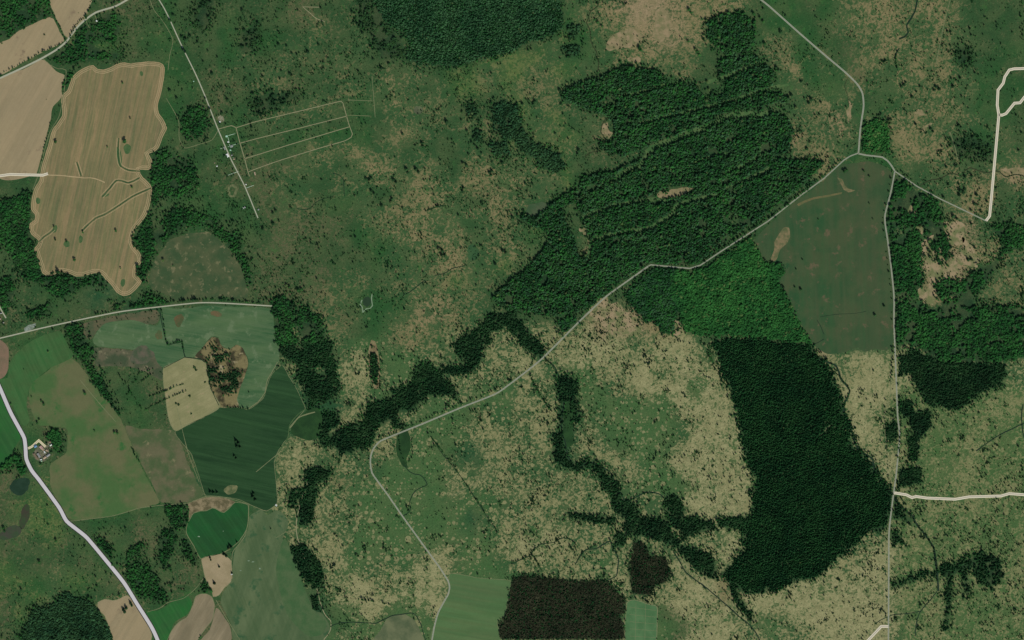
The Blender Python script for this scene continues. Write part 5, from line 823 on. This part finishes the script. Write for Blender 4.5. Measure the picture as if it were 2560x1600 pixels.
# ------------------------------------------------------------------ single trees one can count, each with trunk and crown
ORD = ['', 'second', 'third', 'fourth', 'fifth', 'sixth', 'seventh', 'eighth', 'ninth', 'tenth', 'eleventh', 'twelfth', 'thirteenth', 'fourteenth', 'fifteenth', 'sixteenth', 'seventeenth', 'eighteenth', 'nineteenth', 'twentieth']
LONE = [
 ('in the striped stubble field', 'broad', [(140, 355, 8), (307, 208, 5), (313, 354, 11), (269, 368, 4), (326, 296, 5), (330, 468, 6), (139, 599, 6), (208, 581, 6), (187, 650, 8), (290, 577, 7), (136, 568, 6), (167, 604, 6), (302, 671, 4)]),
 ('in the tan fields at the top left', 'shrub', [(111, 86, 6), (5, 109, 6), (196, 32, 2.5), (116, 248, 2.5)]),
 ('beside the top left lane', 'broad', [(299, 5, 8), (227, 22, 5), (281, 12, 6), (318, 88, 5), (216, 46, 6), (109, 129, 6), (73, 150, 6), (3, 190, 7)]),
 ('beside the straight pale lane', 'pine', [(434, 40, 10), (440, 14, 6), (425, 52, 8), (454, 92, 7), (465, 101, 11), (475, 90, 8), (458, 124, 8), (463, 130, 7), (494, 106, 7), (425, 228, 9), (442, 246, 8), (447, 208, 5), (530, 184, 9), (508, 155, 6), (513, 246, 5), (524, 272, 6)]),
 ('above the pale track enclosure', 'pine', [(569, 251, 9), (606, 27, 9), (628, 46, 6), (638, 80, 6), (633, 236, 9), (581, 289, 6), (555, 283, 7), (613, 291, 6), (550, 310, 5), (627, 190, 6), (595, 268, 5)]),
 ('near the white corner track', 'pine', [(697, 112, 8), (717, 116, 6), (797, 113, 7), (770, 131, 9), (730, 134, 6), (742, 136, 6), (809, 158, 7), (645, 60, 9), (745, 26, 5), (700, 85, 5), (802, 20, 6), (690, 30, 4)]),
 ('left of the top pine wood', 'spruce', [(893, 60, 9), (902, 58, 10), (898, 66, 8), (906, 82, 8), (912, 76, 7), (939, 100, 9), (953, 170, 10), (933, 148, 8), (925, 115, 7), (880, 30, 8), (885, 55, 6), (930, 88, 7), (862, 132, 5), (912, 132, 6)]),
 ('among the dark bushes left of the enclosure top', 'pine', [(725, 185, 8), (730, 190, 8), (657, 192, 7), (663, 218, 6), (690, 172, 5), (704, 178, 6), (665, 160, 5), (752, 190, 4), (700, 198, 6)]),
 ('in the upper central heath', 'pine', [(1117, 306, 11), (1168, 328, 8), (1192, 336, 9), (1186, 344, 8), (1200, 330, 8), (1181, 280, 10), (1190, 288, 9), (1176, 290, 8), (1153, 300, 6), (1179, 356, 7), (1194, 372, 7), (1244, 364, 10), (1254, 370, 10), (1240, 374, 9), (1262, 366, 9), (1055, 358, 9), (1057, 366, 7), (1086, 282, 6), (1006, 335, 7), (1130, 350, 5), (1052, 310, 5), (1204, 383, 6)]),
 ('on the heath left of the plantation', 'pine', [(1399, 226, 9), (1403, 230, 7), (1338, 255, 9), (1333, 262, 7), (1306, 260, 8), (1322, 250, 6), (1447, 377, 10), (1444, 386, 7), (1408, 286, 6), (1388, 334, 6), (1320, 316, 5), (1414, 310, 5), (1366, 180, 5), (1376, 385, 6)]),
 ('on the bare blotches at the top', 'broad', [(1722, 25, 10), (1727, 32, 7), (1494, 56, 8), (1505, 67, 7), (1488, 50, 6), (1598, 120, 10), (1602, 126, 8), (1720, 104, 7), (1770, 8, 4), (1807, 8, 4)]),
 ('around the upper end of the plantation', 'broad', [(1821, 34, 9), (1845, 31, 8), (1860, 34, 9), (1884, 35, 9), (1911, 110, 10), (1765, 52, 8), (1743, 130, 9), (1748, 138, 8), (1738, 124, 7), (1772, 224, 8), (1777, 294, 10), (1752, 303, 8), (1752, 314, 7), (1768, 205, 8), (1765, 252, 10), (1908, 55, 8), (1900, 45, 7), (1680, 195, 7), (1700, 190, 8)]),
 ('left of the road bend at the right', 'pine', [(1952, 81, 10), (1940, 170, 9), (1946, 176, 9), (1934, 182, 8), (2002, 204, 7), (1970, 245, 10), (1978, 238, 9), (2028, 250, 10), (2022, 258, 9), (1990, 270, 9), (2037, 287, 5), (2048, 286, 5), (2017, 373, 9), (2025, 357, 7), (2052, 256, 6), (2003, 328, 4), (1998, 300, 4)]),
 ('in the heath right of the road bend', 'pine', [(2259, 212, 8), (2254, 218, 8), (2264, 206, 6), (2300, 217, 7), (2280, 243, 9), (2340, 218, 9), (2347, 223, 9), (2335, 226, 7), (2224, 302, 10), (2226, 310, 8), (2203, 308, 5), (2289, 311, 7), (2327, 323, 8), (2332, 329, 7), (2354, 366, 6), (2274, 380, 4), (2345, 386, 5), (2267, 286, 4), (2291, 230, 5)]),
 ('in the top right heath', 'spruce', [(2368, 78, 7), (2376, 79, 7), (2361, 33, 6), (2424, 71, 7), (2460, 63, 5), (2396, 97, 6), (2428, 88, 7), (2382, 216, 10), (2437, 182, 7), (2396, 314, 10), (2402, 318, 7), (2430, 342, 7), (2395, 366, 6), (2416, 371, 6), (2546, 375, 7), (2412, 80, 5), (2457, 86, 4), (2530, 80, 5), (2486, 150, 4), (2461, 42, 5), (2400, 195, 8), (2390, 200, 7), (2378, 196, 6)]),
 ('on the central heath below the enclosure', 'pine', [(682, 532, 7), (690, 528, 8), (697, 551, 5), (683, 560, 9), (657, 573, 8), (834, 659, 7), (794, 611, 6), (888, 592, 6), (646, 638, 5), (698, 554, 4), (812, 593, 5)]),
 ('in the middle of the central heath', 'pine', [(916, 448, 9), (924, 452, 9), (928, 446, 8), (984, 450, 10), (990, 456, 8), (1016, 424, 10), (1020, 432, 8), (980, 498, 8), (978, 506, 9), (955, 515, 9), (1040, 424, 10), (1046, 430, 8), (1085, 488, 5), (1082, 475, 5), (928, 478, 8), (935, 484, 7), (1038, 632, 5)]),
 ('at the right of the central heath', 'pine', [(1158, 410, 9), (1166, 414, 9), (1224, 432, 9), (1230, 428, 8), (1228, 438, 8), (1160, 473, 9), (1156, 478, 7), (1098, 624, 10), (1106, 628, 9), (1104, 638, 8), (1112, 638, 7), (1257, 628, 9), (1264, 632, 8), (1238, 660, 8), (1256, 408, 9), (1146, 538, 6)]),
 ('just above the end of the tree lined lane', 'broad', [(746, 726, 9), (754, 724, 8), (750, 730, 7), (717, 714, 8), (724, 718, 7), (409, 651, 9), (433, 664, 4), (543, 431, 4), (595, 519, 5)]),
 ('at the top of the huge dark meadow', 'broad', [(2159, 428, 6), (2173, 441, 5), (2173, 509, 4), (2182, 548, 3.5), (2046, 549, 4), (2110, 430, 9), (2116, 426, 7)]),
 ('at the bottom of the huge dark meadow', 'pine', [(2002, 724, 8), (1952, 716, 8), (1958, 718, 7), (1987, 718, 5), (1966, 737, 6), (2187, 788, 8), (2210, 765, 7), (2006, 649, 4), (1990, 673, 4)]),
 ('in the triangle of land between the two right roads', 'pine', [(2400, 478, 10), (2408, 482, 10), (2398, 488, 9), (2412, 474, 8), (2441, 487, 9), (2436, 510, 10), (2412, 442, 8), (2429, 440, 8), (2370, 462, 6), (2397, 461, 6), (2358, 493, 7), (2428, 527, 8), (2452, 530, 6), (2467, 504, 7), (2390, 416, 8), (2366, 418, 7)]),
 ('around the eastern clearing', 'pine', [(2305, 560, 10), (2309, 567, 9), (2300, 566, 8), (2376, 618, 9), (2320, 624, 8), (2326, 632, 8), (2324, 642, 8), (2304, 636, 8), (2312, 640, 7), (2420, 650, 9), (2428, 648, 8), (2309, 690, 6), (2383, 541, 10), (2392, 547, 8), (2439, 718, 8), (2452, 722, 7), (2428, 560, 7), (2437, 620, 6), (2282, 568, 7)]),
 ('in the left pastures', 'broad', [(121, 880, 5), (213, 984, 8), (104, 1003, 5), (110, 1011, 7), (79, 992, 4), (236, 923, 8), (287, 1082, 8), (295, 1083, 8), (237, 1078, 4), (102, 1161, 7), (28, 1010, 5), (60, 924, 3), (99, 1050, 6), (94, 1058, 6)]),
 ('in the dark crop field', 'spruce', [(590, 1102, 9), (596, 1108, 10), (592, 1116, 9), (600, 1118, 8), (586, 1140, 8), (590, 1146, 7), (622, 980, 4), (526, 1230, 9), (534, 1232, 9), (543, 1232, 8), (632, 1242, 11), (638, 1250, 10), (634, 1234, 9)]),
 ('in the pale tan field', 'shrub', [(474, 990, 8), (486, 918, 9), (490, 924, 8), (446, 1012, 8), (440, 1008, 7), (478, 1034, 6), (513, 956, 7), (535, 981, 6)]),
 ('above the central ravine', 'shrub', [(873, 999, 8), (1034, 879, 8), (1044, 894, 5), (1030, 900, 5), (1005, 844, 6), (1142, 826, 9), (896, 935, 7), (872, 878, 6), (868, 884, 5), (1062, 844, 5), (1108, 876, 7), (1249, 937, 5), (944, 846, 4)]),
 ('below the central ravine', 'shrub', [(985, 1070, 8), (982, 1136, 6), (974, 1184, 6), (842, 1146, 9), (848, 1152, 9), (731, 1121, 9), (754, 1156, 8), (750, 1192, 9), (822, 1182, 10), (830, 1188, 10), (818, 1190, 9), (1101, 1085, 6), (1042, 1107, 5), (730, 1197, 8)]),
 ('in the upper half of the spotted grassland', 'shrub', [(1474, 840, 9), (1480, 846, 9), (1476, 834, 8), (1752, 854, 9), (1760, 860, 10), (1771, 885, 10), (1661, 896, 9), (1623, 909, 6), (1694, 909, 6), (1648, 946, 7), (1677, 938, 6), (1783, 964, 8), (1480, 920, 9), (1486, 926, 9), (1478, 930, 8), (1462, 966, 9), (1498, 966, 9), (1506, 972, 8), (1454, 887, 4)]),
 ('in the lower half of the spotted grassland', 'shrub', [(1597, 1009, 9), (1569, 1016, 5), (1535, 1015, 5), (1513, 1057, 9), (1494, 1054, 6), (1714, 1051, 10), (1688, 1017, 7), (1657, 1088, 7), (1558, 1078, 6), (1563, 1092, 4), (1617, 1122, 6), (1771, 1148, 6), (1782, 1165, 9), (1757, 1173, 7), (1815, 1143, 5), (1480, 1028, 9), (1487, 1034, 9), (1584, 1115, 4)]),
 ('left of the long straight road', 'shrub', [(2190, 1046, 10), (2200, 1048, 10), (2194, 1054, 11), (2154, 1015, 8), (2176, 1008, 6), (2178, 1018, 6), (2192, 985, 5), (2194, 995, 5), (2224, 1023, 8), (2190, 1356, 7), (2198, 1357, 7), (2207, 1422, 9), (2213, 1428, 8), (2190, 1560, 7)]),
 ('right of the long straight road', 'shrub', [(2408, 1062, 8), (2370, 1083, 6), (2430, 1065, 4), (2514, 1015, 9), (2512, 1006, 6), (2473, 1050, 9), (2476, 1056, 7), (2434, 1046, 7), (2436, 1054, 6), (2340, 1055, 6), (2432, 1125, 9), (2462, 1122, 9), (2470, 1124, 8), (2396, 1138, 9), (2502, 1094, 8), (2544, 1270, 8)]),
 ('among the ditches at the lower right', 'shrub', [(2414, 1270, 9), (2420, 1274, 9), (2433, 1302, 9), (2440, 1308, 9), (2431, 1344, 8), (2460, 1330, 8), (2355, 1352, 9), (2278, 1330, 9), (2315, 1305, 7), (2281, 1476, 7), (2320, 1541, 6), (2335, 1509, 6), (2228, 1530, 8), (2540, 1410, 8), (2497, 1525, 8)]),
 ('in the rough land by the wide road', 'broad', [(9, 1320, 8), (13, 1327, 8), (141, 1352, 8), (99, 1405, 8), (243, 1466, 6), (223, 1494, 8), (230, 1498, 7), (299, 1489, 7), (295, 1412, 7), (303, 1415, 6), (281, 1412, 6), (425, 1419, 9), (428, 1426, 7), (455, 1476, 5), (461, 1476, 5), (416, 1513, 3)]),
 ('in the small bare field by the wide road', 'pine', [(309, 1524, 9), (316, 1520, 9), (312, 1530, 8), (327, 1508, 8), (330, 1514, 7)]),
 ('beside the pale hay field', 'spruce', [(525, 1394, 6), (527, 1400, 5), (548, 1417, 6), (560, 1385, 9), (566, 1390, 8), (572, 1372, 9), (578, 1368, 9), (574, 1364, 8), (592, 1355, 5), (536, 1458, 9), (580, 1433, 6), (677, 1322, 4)]),
 ('in the spotted pasture left of the central road', 'shrub', [(854, 1221, 9), (921, 1231, 7), (885, 1265, 7), (862, 1249, 5), (992, 1290, 9), (998, 1294, 7), (923, 1321, 7), (948, 1332, 5), (836, 1334, 8), (842, 1340, 8), (870, 1360, 6), (890, 1385, 9), (896, 1390, 7), (911, 1395, 8), (913, 1374, 6), (1018, 1358, 7), (979, 1389, 8), (1030, 1389, 8), (907, 1440, 7), (1067, 1458, 7), (738, 1351, 8), (751, 1336, 8), (817, 1503, 7), (944, 1474, 7), (1001, 1254, 6)]),
 ('right of the lower central road', 'shrub', [(1117, 1360, 9), (1135, 1384, 9), (1170, 1370, 9), (1187, 1379, 8), (1250, 1256, 9), (1252, 1264, 9), (1104, 1341, 5), (1196, 1300, 5)]),
]
flat = [(d, gi, k) for gi, (c_, kd, L) in enumerate(LONE) for k, (x, y, d) in enumerate(L)]
LIMIT = {}
for kd in {q[1] for q in LONE}:
    own = sorted([f for f in flat if LONE[f[1]][1] == kd], reverse=True); LIMIT[kd] = set((f[1], f[2]) for f in own[:290])
WORD = {'pine': 'dark pine', 'spruce': 'dark spruce', 'broad': 'leafy tree', 'shrub': 'dark bush'}
for gi, (ctx, kd, L) in enumerate(LONE):
    L = sorted(L, key=lambda q: q[1]); n = len(L)
    for k, (x, y, d) in enumerate(L):
        size = 'big ' if d >= 9 else 'small ' if d < 5.5 else ''
        if k == 0: pos = 'topmost'
        elif k == n - 1: pos = 'lowest'
        elif k < n / 2: pos = ORD[k] + ' from the top'
        else: pos = ORD[n - 1 - k] + ' from the bottom'
        plant(kd, x, y, d * (1.0 if kd == 'broad' else 1.0), '%s%s %s, %s' % (size, WORD[kd], ctx, pos.replace('the ', '')), 'lone trees ' + ctx)

# ------------------------------------------------------------------ buildings
def wallmat(c): return mat_plain('wall_paint', c, .12, 2)
WALLS = [wallmat(c) for c in ((176, 168, 150), (150, 140, 122), (190, 186, 176))]
ROOFS = {'blue': mat_plain('blue_sheet_roof', (92, 128, 160), .12, 2, .5), 'pink': mat_plain('pinkish_tile_roof', (176, 146, 136), .15, 2), 'tan': mat_plain('tan_roof', (164, 146, 122), .15, 2), 'brown': mat_plain('brown_roof', (124, 108, 88), .15, 2), 'grey': mat_plain('grey_slate_roof', (138, 140, 136), .15, 2), 'white': mat_plain('white_sheet_roof', (216, 220, 214), .08, 2), 'mint': mat_plain('pale_green_roof', (160, 200, 172), .08, 2), 'red': mat_plain('rusty_roof', (146, 104, 88), .15, 2)}
M_pane = mat_plain('window_glass', (30, 40, 48), .1, 2, .15); M_door = mat_plain('door_wood', (92, 66, 46), .2, 1); M_brick = mat_plain('chimney_brick', (130, 84, 66), .2, 1)
def boxm(name, x0, x1, y0, y1, z0, z1):
    return mesh(name, [(x, y, z) for z in (z0, z1) for y in (y0, y1) for x in (x0, x1)], [(0, 2, 3, 1), (4, 5, 7, 6), (0, 1, 5, 4), (2, 6, 7, 3), (0, 4, 6, 2), (1, 3, 7, 5)])
def building(name, px, py, lpx, wpx, ang, roof, label, cat='house', h=3.2, rise=2.4, group='farmstead buildings', chimney=False, flat=False):
    e = bpy.data.objects.new(name, None); COL.objects.link(e); e.location = (X(px), Y(py), 0); e.rotation_euler = (0, 0, math.radians(ang)); tag(e, label, cat, group)
    a, b = lpx, wpx      # half sizes in metres
    link('wall', boxm('wall', -a, a, -b, b, 0, h), WALLS[int(px) % 3], e)
    o_ = .4
    if flat: link('roof', boxm('roof', -a - o_, a + o_, -b - o_, b + o_, h + .01, h + .4), ROOFS[roof], e)
    else:
        V = [(-a - o_, -b - o_, h - .1), (a + o_, -b - o_, h - .1), (a + o_, b + o_, h - .1), (-a - o_, b + o_, h - .1), (-a - o_, 0, h + rise), (a + o_, 0, h + rise)]
        V2 = [(x, y, z + .2) for x, y, z in V]
        r = link('roof', mesh('roof', V + V2, [(6, 7, 11, 10), (8, 9, 10, 11), (0, 4, 5, 1), (3, 2, 5, 4), (0, 1, 7, 6), (2, 3, 9, 8), (0, 6, 10, 4), (4, 10, 9, 3), (1, 5, 11, 7), (5, 2, 8, 11)]), ROOFS[roof], e)
        link('gable', mesh('gable', [(s * (a - .02), y, z) for s in (-1, 1) for y, z in ((-b, h), (b, h), (0, h + rise - .1))], [(0, 2, 1), (3, 4, 5)]), WALLS[int(px) % 3], e)
        if chimney: link('chimney', boxm('chimney', a * .3, a * .3 + .9, -.45, .45, h + rise * .6, h + rise + 1.3), M_brick, r)
    wall_n = max(1, int(a / 2.4))
    for s in (-1, 1):
        for k in range(wall_n):
            cx_ = -a + (k + .5) * 2 * a / wall_n
            if s == 1 and k == 0: link('door', boxm('door', cx_ - .5, cx_ + .5, -b - .06, -b - .01, .05, 2.1), M_door, e)
            else: link('window', boxm('window', cx_ - .55, cx_ + .55, s * b + s * .01, s * b + s * .06, 1.0, 2.2), M_pane, e)
    return e
field('farmyard', [(86, 1128), (98, 1112), (112, 1112), (122, 1100), (134, 1104), (134, 1118), (122, 1124), (124, 1140), (116, 1152), (100, 1154), (86, 1146), (82, 1134)], mat_field('farmyard_dirt', (112, 108, 88), (70, 84, 58), 22, .2, grain=.35, seed=71, spots=((150, 144, 124), .58, 12)), z=.09, wob=2, label='trodden dirt yard of the farmstead')
for a in (('farmhouse', 89, 1115.6, 7, 6, 30, 'blue', 'small blue roofed farmhouse inside the bend of the drive'), ('farmhouse', 103.5, 1118.5, 8, 6, -45, 'pink', 'pinkish roofed farmhouse at the end of the drive'), ('outbuilding', 108, 1123.5, 6.5, 5, -45, 'tan', 'tan roofed outbuilding touching the pinkish farmhouse'),
          ('outbuilding', 125.4, 1104.7, 5, 5, 20, 'brown', 'small brown roofed hut by the farm grove'), ('outbuilding', 127.6, 1112.5, 6.5, 3, 35, 'white', 'narrow white roofed shed by the farm grove'), ('outbuilding', 112, 1130.4, 5.5, 2.6, -58, 'white', 'tiny white roofed shed in the middle of the farmyard'),
          ('outbuilding', 118, 1126, 5, 4, -30, 'tan', 'tan roofed shed right of the tiny white shed'), ('barn', 90, 1141, 17, 4, -56, 'brown', 'longest brown barn on the left of the farmyard', 'barn'), ('barn', 97.5, 1138.5, 12, 5, -56, 'grey', 'grey roofed barn beside the longest brown barn', 'barn'),
          ('barn', 112, 1144, 8, 5, 35, 'tan', 'tan roofed barn at the bottom of the farmyard', 'barn'), ('barn', 121, 1138, 10, 5, 35, 'grey', 'grey roofed barn at the right of the farmyard', 'barn'), ('outbuilding', 103, 1148.4, 4, 2.4, 20, 'white', 'small white shed at the bottom of the farmyard'), ('outbuilding', 104.5, 1152.3, 3, 1.8, 20, 'mint', 'tiniest pale shed just below the small white shed')):
    nm, x, y, l_, w_, an, rf, lb = a[:8]; building(nm, x, y, l_, w_, an, rf, lb, cat=a[8] if len(a) > 8 else ('house' if nm == 'farmhouse' else 'shed'), chimney=nm == 'farmhouse', h=3.4 if nm != 'barn' else 4)
G2 = 'small buildings along the straight lane'
for a in (('hut', 566.8, 341, 5, 4, 10, 'mint', 'pale green hut, topmost of the row beside the straight lane'), ('hut', 570.6, 355.2, 3.2, 2.4, 10, 'white', 'tiny white hut below the pale green hut'), ('hut', 579.5, 365.6, 5, 5.5, 30, 'grey', 'grey roofed block at the crossing of the white footpaths'), ('hut', 576.3, 375.4, 3, 3, 20, 'mint', 'tiny pale hut below the grey roofed block'),
          ('hut', 579.8, 388, 3, 3, 20, 'grey', 'tiny grey hut low in the row beside the lane'), ('hut', 585.2, 398, 4.2, 2, 0, 'tan', 'lowest flat tan hut of the row beside the lane'), ('hut', 569, 388.8, 8.5, 5, -62, 'white', 'long white shed left of the straight lane'), ('hut', 561.5, 371, 8, 2.6, -72, 'grey', 'thin grey shed left of the straight lane'),
          ('hut', 549.8, 305, 3, 3, 0, 'white', 'white hut beside the rubble patch above the crossing'), ('hut', 542.7, 415.6, 3, 2, 15, 'white', 'lonely white hut left of the lane'), ('hut', 537, 407.5, 2, 1.6, 15, 'tan', 'tiny tan hut near the lonely white hut'), ('hut', 610.3, 519.6, 6, 3, 22, 'white', 'white rectangular shed left of the lane end'),
          ('hut', 646, 524, 3.4, 3.4, 45, 'grey', 'grey hut right of the lane end'), ('hut', 615.3, 461.5, 2.4, 2, -20, 'white', 'white kiosk where the enclosure track meets the lane'), ('hut', 637.4, 434, 8, 2.6, -75, 'tan', 'narrow tan shed below the enclosure'), ('hut', 484.5, 203.6, 2, 2, 0, 'mint', 'tiny pale hut alone in the grass left of the upper lane'), ('hut', 242.2, 52.3, 3.4, 3.4, 10, 'white', 'bright white hut below the top left lane')):
    building(a[0], a[1], a[2], a[3], a[4], a[5], a[6], a[7], cat='hut', group=G2, h=2.8, rise=1.2, flat=a[6] in ('white', 'mint', 'tan'))
for a in ((1, 748, 5, 4, 60, 'red', 'topmost rusty roofed house at the left edge'), (2.5, 754, 4.5, 4, 55, 'tan', 'tan roofed house just below the rusty one at the left edge'), (3, 783, 5, 3, 10, 'grey', 'grey roofed house beside the village lane'), (9, 806, 3, 3, 20, 'grey', 'small grey shed above the grey lane at the left'), (1, 797, 3, 3, 20, 'pink', 'pinkish roofed shed below the village lane')):
    building('village_house', *a[:6], a[6], cat='house', group='village houses at the left edge', chimney=True)
field('rubble', ell(552, 297, 8, 9), mat_field('rubble_stone', (150, 146, 122), (90, 96, 68), 12, .15, grain=.4, seed=81), z=.12, wob=2, label='pale rubble patch right of the upper lane')
field('concrete_yard', [(60, 820), (72, 813), (90, 808), (88, 818), (76, 826), (62, 830)], mat_field('concrete', (140, 150, 138), (106, 120, 100), 20, .2, grain=.2, seed=82), z=.12, label='pale concrete yard above the grey lane')
strip('dirt_ring', ell(581, 477, 10, 13, 10), 6, mat_field('trodden_earth', (112, 116, 80), (80, 94, 60), 10, .2, grain=.3, seed=83), .12, closed=True, var=.5, label='ring of trodden earth left of the lane end')
M_pad = mat_plain('white_footpath', (170, 196, 168), .1, 4)
for pts in ([(570, 343), (575, 365), (580, 385), (584, 398)], [(570, 367), (579, 364), (595, 359)], [(551, 372), (560, 369)], [(571, 339), (588, 334)], [(616, 470), (634, 463.5)], [(570, 438), (592, 430), (596, 428)]): strip('footpath', pts, 1.0, M_pad, .33, sm=False)
# small striped concrete culverts on the field banks
def culvert(px, py, ang, label):
    e = bpy.data.objects.new('culvert', None); COL.objects.link(e); e.location = (X(px), Y(py), 0); e.rotation_euler = (0, 0, math.radians(ang)); tag(e, label, 'culvert', 'white culverts on the field banks')
    mw = ROOFS['white']
    for k in (-1, 0, 1): link('slab', boxm('slab', -4.2, 4.2, k * 2.6 - .95, k * 2.6 + .95, 0, .7), mw, e)
    for s in (-1, 1): link('curb', boxm('curb', s * 4.6 - .35, s * 4.6 + .35, -3.8, 3.8, 0, 1.1), mw, e)
culvert(690.5, 1263.2, -52, 'striped white culvert at the lower right corner of the dark crop field')
culvert(579.5, 1435, 40, 'striped white culvert on the right rim of the pale hay field')
# boulders and pale lime heaps in the olive pasture
M_lime = mat_plain('lime_heap', (130, 150, 124), .25, 3)
for x, y, r, lb in ((632, 1405, 4, 'longest of the chalky scars in the olive pasture'), (621, 1402, 3, 'left of the chalky scars in the olive pasture'), (650, 1421, 3.4, 'round chalky heap below the longest chalky scar'), (602, 1426, 2, 'tiny chalky heap near the pale hay field'), (497, 1342, 3.4, 'pale chalky heap in the rich green field'), (558, 1328, 1.6, 'tiny chalky heap in the rich green field')):
    rr = random.Random(int(x)); V, F = [], []
    for k in range(5): clump(V, F, (rr.uniform(-r, r) * 1.4, rr.uniform(-r, r) * .7, .1), r * rr.uniform(.5, 1.0), rr, .22)
    tag(link('lime_heap', mesh('lime_heap', V, F), M_lime, loc=(X(x), Y(y), 0)), lb, 'heap', 'chalky heaps in the lower left fields')
